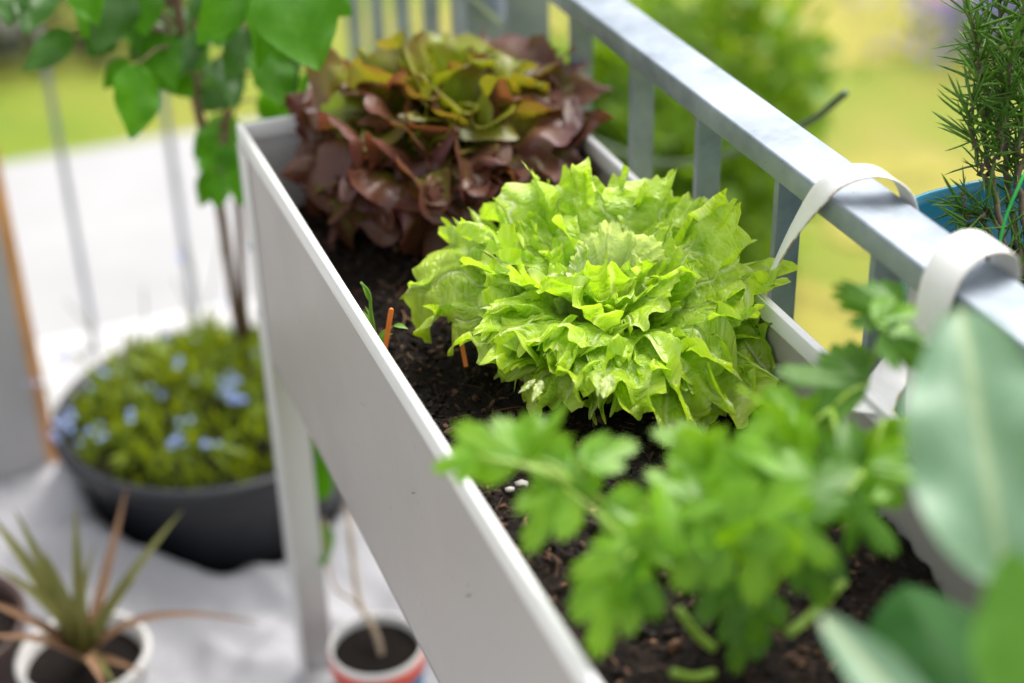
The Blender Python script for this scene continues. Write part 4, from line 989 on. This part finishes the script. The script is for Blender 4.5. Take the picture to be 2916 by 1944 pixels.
for (p0, p1, wd) in (((0.0595, 0.0542, 0.2492), (0.0684, 0.0664, 0.3130), .035), ((0.0574, 0.0398, 0.2253), (0.0404, -0.0110, 0.1941), .03), ((0.0847, 0.0702, 0.2894), (0.0641, 0.0772, 0.3274), .03)):
    add_blade(sp, M_TREE, base=p0, tip=p1, width=wd, normal=(-.3, -1, .4), prof='ovate', na=8, nl=14)

# ------------------------------------------------------------ white cloth spread under the pots
nx, ny = 170, 190
xs = np.linspace(-.95, .30, nx+1); ys = np.linspace(-.75, .66, ny+1)
XX, YY = np.meshgrid(xs, ys, indexing='ij'); p = np.stack([XX.ravel(), YY.ravel()], 1)
rdist = np.hypot(p[:, 0]-tc[0], p[:, 1]-tc[1]); ang = np.arctan2(p[:, 1]-tc[1], p[:, 0]-tc[0])
hh = .012+.014*fbm(p*np.array([7, 4])+3, 21, 3)+.022*(.55-np.abs(fbm(p@np.array([[.8, -.6], [.6, .8]])*np.array([13, 4]), 33, 2)))+.010*(.5-np.abs(fbm(p@np.array([[.5, .86], [-.86, .5]])*np.array([22, 7]), 35, 2)))
coll = np.exp(-((rdist-.215)/.03)**2)*(.030+.030*np.maximum(0, np.sin(ang*3+.9))+.02*np.sin(ang*5))
lift = .10*np.exp(-(((p[:, 0]+.22)/.07)**2+((p[:, 1]-.35)/.2)**2))
hh = np.where(rdist < .176, np.minimum(hh, .003), hh+coll)+lift*(rdist > .19)
hh = np.maximum(hh, .003)
for (cx, cy, r0) in ((-.263, .019, .085), (bc[0], bc[1], .07), (-.43, .10, .12)):
    dd = np.hypot(p[:, 0]-cx, p[:, 1]-cy); hh = np.where(dd < r0, .003+(hh-.003)*np.clip((dd-r0*.8)/(r0*.2), 0, 1), hh)
tag(part('white_cloth', np.column_stack([p, hh]), grid_faces(nx, ny)[:, ::-1], M_CLOTH), 'crumpled white fleece cloth spread on the balcony floor under the pots', 'cloth')

# ------------------------------------------------------------ white pot with spiky aloe
wc = np.array((-.263, .019, .0))
wp = thing('white_pot', tuple(wc), 'small round white pot at the lower left holding the spiky plant', 'pot')
MB().lathe(wc, [(0, .004), (.058, .004), (.062, .010), (.078, .122), (.082, .126), (.083, .134), (.079, .138), (.074, .134), (.070, .09)], 48).build('pot_body', M_WHITEPOT, wp, True)
V = [(wc[0], wc[1], .122)]+[(wc[0]+.073*math.cos(2*PI*k/32), wc[1]+.073*math.sin(2*PI*k/32), .112) for k in range(32)]
tag(part('pot_soil', V, [[0, 1+k, 1+(k+1) % 32] for k in range(32)], M_SOIL, None, True), 'brown soil in the small white pot', kind='stuff')
al = thing('spiky_succulent', (wc[0], wc[1], .12), 'spiky aloe-like succulent with long green and dried pink leaves in the small white pot', 'succulent')
ac = np.array((wc[0], wc[1], .125))
AL = [((-0.3063, 0.0452, 0.3518), .018, 0, .02), ((-0.3393, 0.0769, 0.3430), .020, 0, .05), ((-0.2354, 0.0811, 0.3132), .016, 0, .02), ((-0.1677, 0.1196, 0.2964), .013, 1, -.03), ((-0.1143, 0.0461, 0.2905), .016, 0, .05), ((-0.0611, -0.0834, 0.1961), .010, 1, .22),
      ((-0.3704, 0.0130, 0.2630), .015, 1, .06), ((-0.3689, -0.0546, 0.2554), .014, 1, .06), ((-0.2507, -0.1519, 0.2111), .015, 1, .10), ((-0.1865, 0.0112, 0.2320), .018, 0, .04), ((-0.2026, -0.0854, 0.1681), .010, 1, .06), ((-0.3388, -0.0053, 0.3117), .02, 0, .06), ((-0.2828, 0.0265, 0.2971), .018, 0, .03), ((-0.2285, -0.0347, 0.3306), .014, 0, .02), ((-0.2369, -0.1223, 0.1876), .013, 0, .12)]
for i, (tp_, wd, dry, sg_) in enumerate(AL):
    tp_ = np.array(tp_); d = tp_-ac; b_ = ac+d/np.linalg.norm(d)*.006
    V, F, uv, e = blade(b_, tp_, wd*1.35, (-d[0]*.5, -d[1]*.5-.3, 1), prof='strap', cup=.35, na=6, nl=20, seed=i, sag=sg_)
    n0 = len(V); V2 = V-np.array([0, 0, .0022])*(1-e[:, None]**2)   # fleshy underside
    part('leaf', np.vstack([V, V2]), np.vstack([F, F[:, ::-1]+n0]), M_ALOED if dry else M_ALOE, al, True, np.vstack([uv, uv]), np.concatenate([e, e]))

bn = np.array((-.43, .10, 0))
bw = thing('brown_pot', tuple(bn), 'dark brown plastic pot at the left edge behind the spiky plant', 'pot')
MB().lathe(bn, [(0, .004), (.085, .004), (.09, .01), (.108, .155), (.113, .158), (.115, .17), (.110, .174), (.104, .168), (.10, .13)], 48).build('pot_body', M_BROWNPOT, bw, True)
V = [(bn[0], bn[1], .155)]+[(bn[0]+.104*math.cos(2*PI*k/32), bn[1]+.104*math.sin(2*PI*k/32), .148) for k in range(32)]
tag(part('pot_soil', V, [[0, 1+k, 1+(k+1) % 32] for k in range(32)], M_SOIL, None, True), 'soil in the dark brown pot', kind='stuff')

# ------------------------------------------------------------ shrubs on the lawn
def shrub(name, c, rad, n, leaf, mat, label, cat, seed, stem=True):
    r_ = np.random.default_rng(seed); t = thing(name, (c[0], c[1], -.22), label, cat)
    m = MB(); U = []; cl = [(r_.normal(size=3)) for _ in range(26)]
    cl = [v/np.linalg.norm(v)*r_.uniform(.45, .95) for v in cl]
    for i in range(n):
        k = cl[r_.integers(len(cl))]
        q = (k+r_.normal(0, .17, 3)); q = np.array(c)+q*np.array(rad)
        if q[2] < -.2: continue
        d = r_.normal(size=3)+np.array([0, 0, .3])+k*.8; d /= np.linalg.norm(d); L = leaf*r_.uniform(.6, 1.3)
        V, F, uv, e = blade(q, q+d*L, L*.55, r_.normal(size=3)+np.array([0, -.4, 1.2]), prof='ovate', na=2, nl=4)
        m.add(V, F); U.append(uv+r_.random())
    o = part('foliage', np.concatenate(m.V), m.F, mat, t, True, uv=np.concatenate(U)); tag(o, kind='stuff')
    for k in range(5):
        e_ = np.array(c)+np.array(rad)*r_.uniform(-.45, .45, 3)
        part('stem', *tube_vf(spline([(c[0]+.02*k-.04, c[1], -.23), (c[0]*.6+e_[0]*.4, c[1]*.6+e_[1]*.4, (c[2]-.22)/2), e_], 8), .007, 6), M_BARK, t)
    return t
shrub('garden_bush', (1.1700, 1.1500, 0.1000), (.25, .25, .40), 2300, .06, M_BUSH, 'rounded light green bush on the lawn beyond the railing', 'bush', 1)
shrub('garden_bush', (0.9500, 1.4500, -0.0200), (.24, .24, .30), 1400, .06, M_BUSH, 'lower green bush seen between the balusters behind the red lettuce', 'bush', 2)
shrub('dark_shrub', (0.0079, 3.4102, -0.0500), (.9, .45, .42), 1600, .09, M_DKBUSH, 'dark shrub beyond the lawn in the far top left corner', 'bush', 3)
fb = thing('violet_flowers', ((2.6380, 2.0449, -0.1000)[0], (2.6380, 2.0449, -0.1000)[1], -.22), 'blurred clump of violet-blue flowers on bare earth at the top right', 'flowers')
r_ = np.random.default_rng(77); m = MB(); U = []
for i in range(900):
    q = np.array((2.6380, 2.0449, -0.1000))+r_.normal(0, .14, 3)*np.array([1.2, 1, .7]); d = r_.normal(size=3); d /= np.linalg.norm(d)
    V, F, uv, e = blade(q, q+d*.03, .02, r_.normal(size=3)+np.array([0, 0, 1]), prof='ovate', na=2, nl=3); m.add(V, F); U.append(uv+r_.random())
o = part('petals', np.concatenate(m.V), m.F, M_PETALV, fb, True, uv=np.concatenate(U)); tag(o, kind='stuff')
m = MB(); U = []
for i in range(700):
    q = np.array((2.6380, 2.0449, -0.1000))+np.array([r_.normal(0, .12), r_.normal(0, .10), 0]); q[2] = r_.uniform(-.2, (2.6380, 2.0449, -0.1000)[2]-.02); d = r_.normal(size=3)+np.array([0, 0, 1]); d /= np.linalg.norm(d)
    V, F, uv, e = blade(q, q+d*.05, .014, (0, -1, .3), prof='lance', na=2, nl=3); m.add(V, F); U.append(uv+r_.random())
o = part('foliage', np.concatenate(m.V), m.F, M_MYOS, fb, True, uv=np.concatenate(U)); tag(o, kind='stuff')
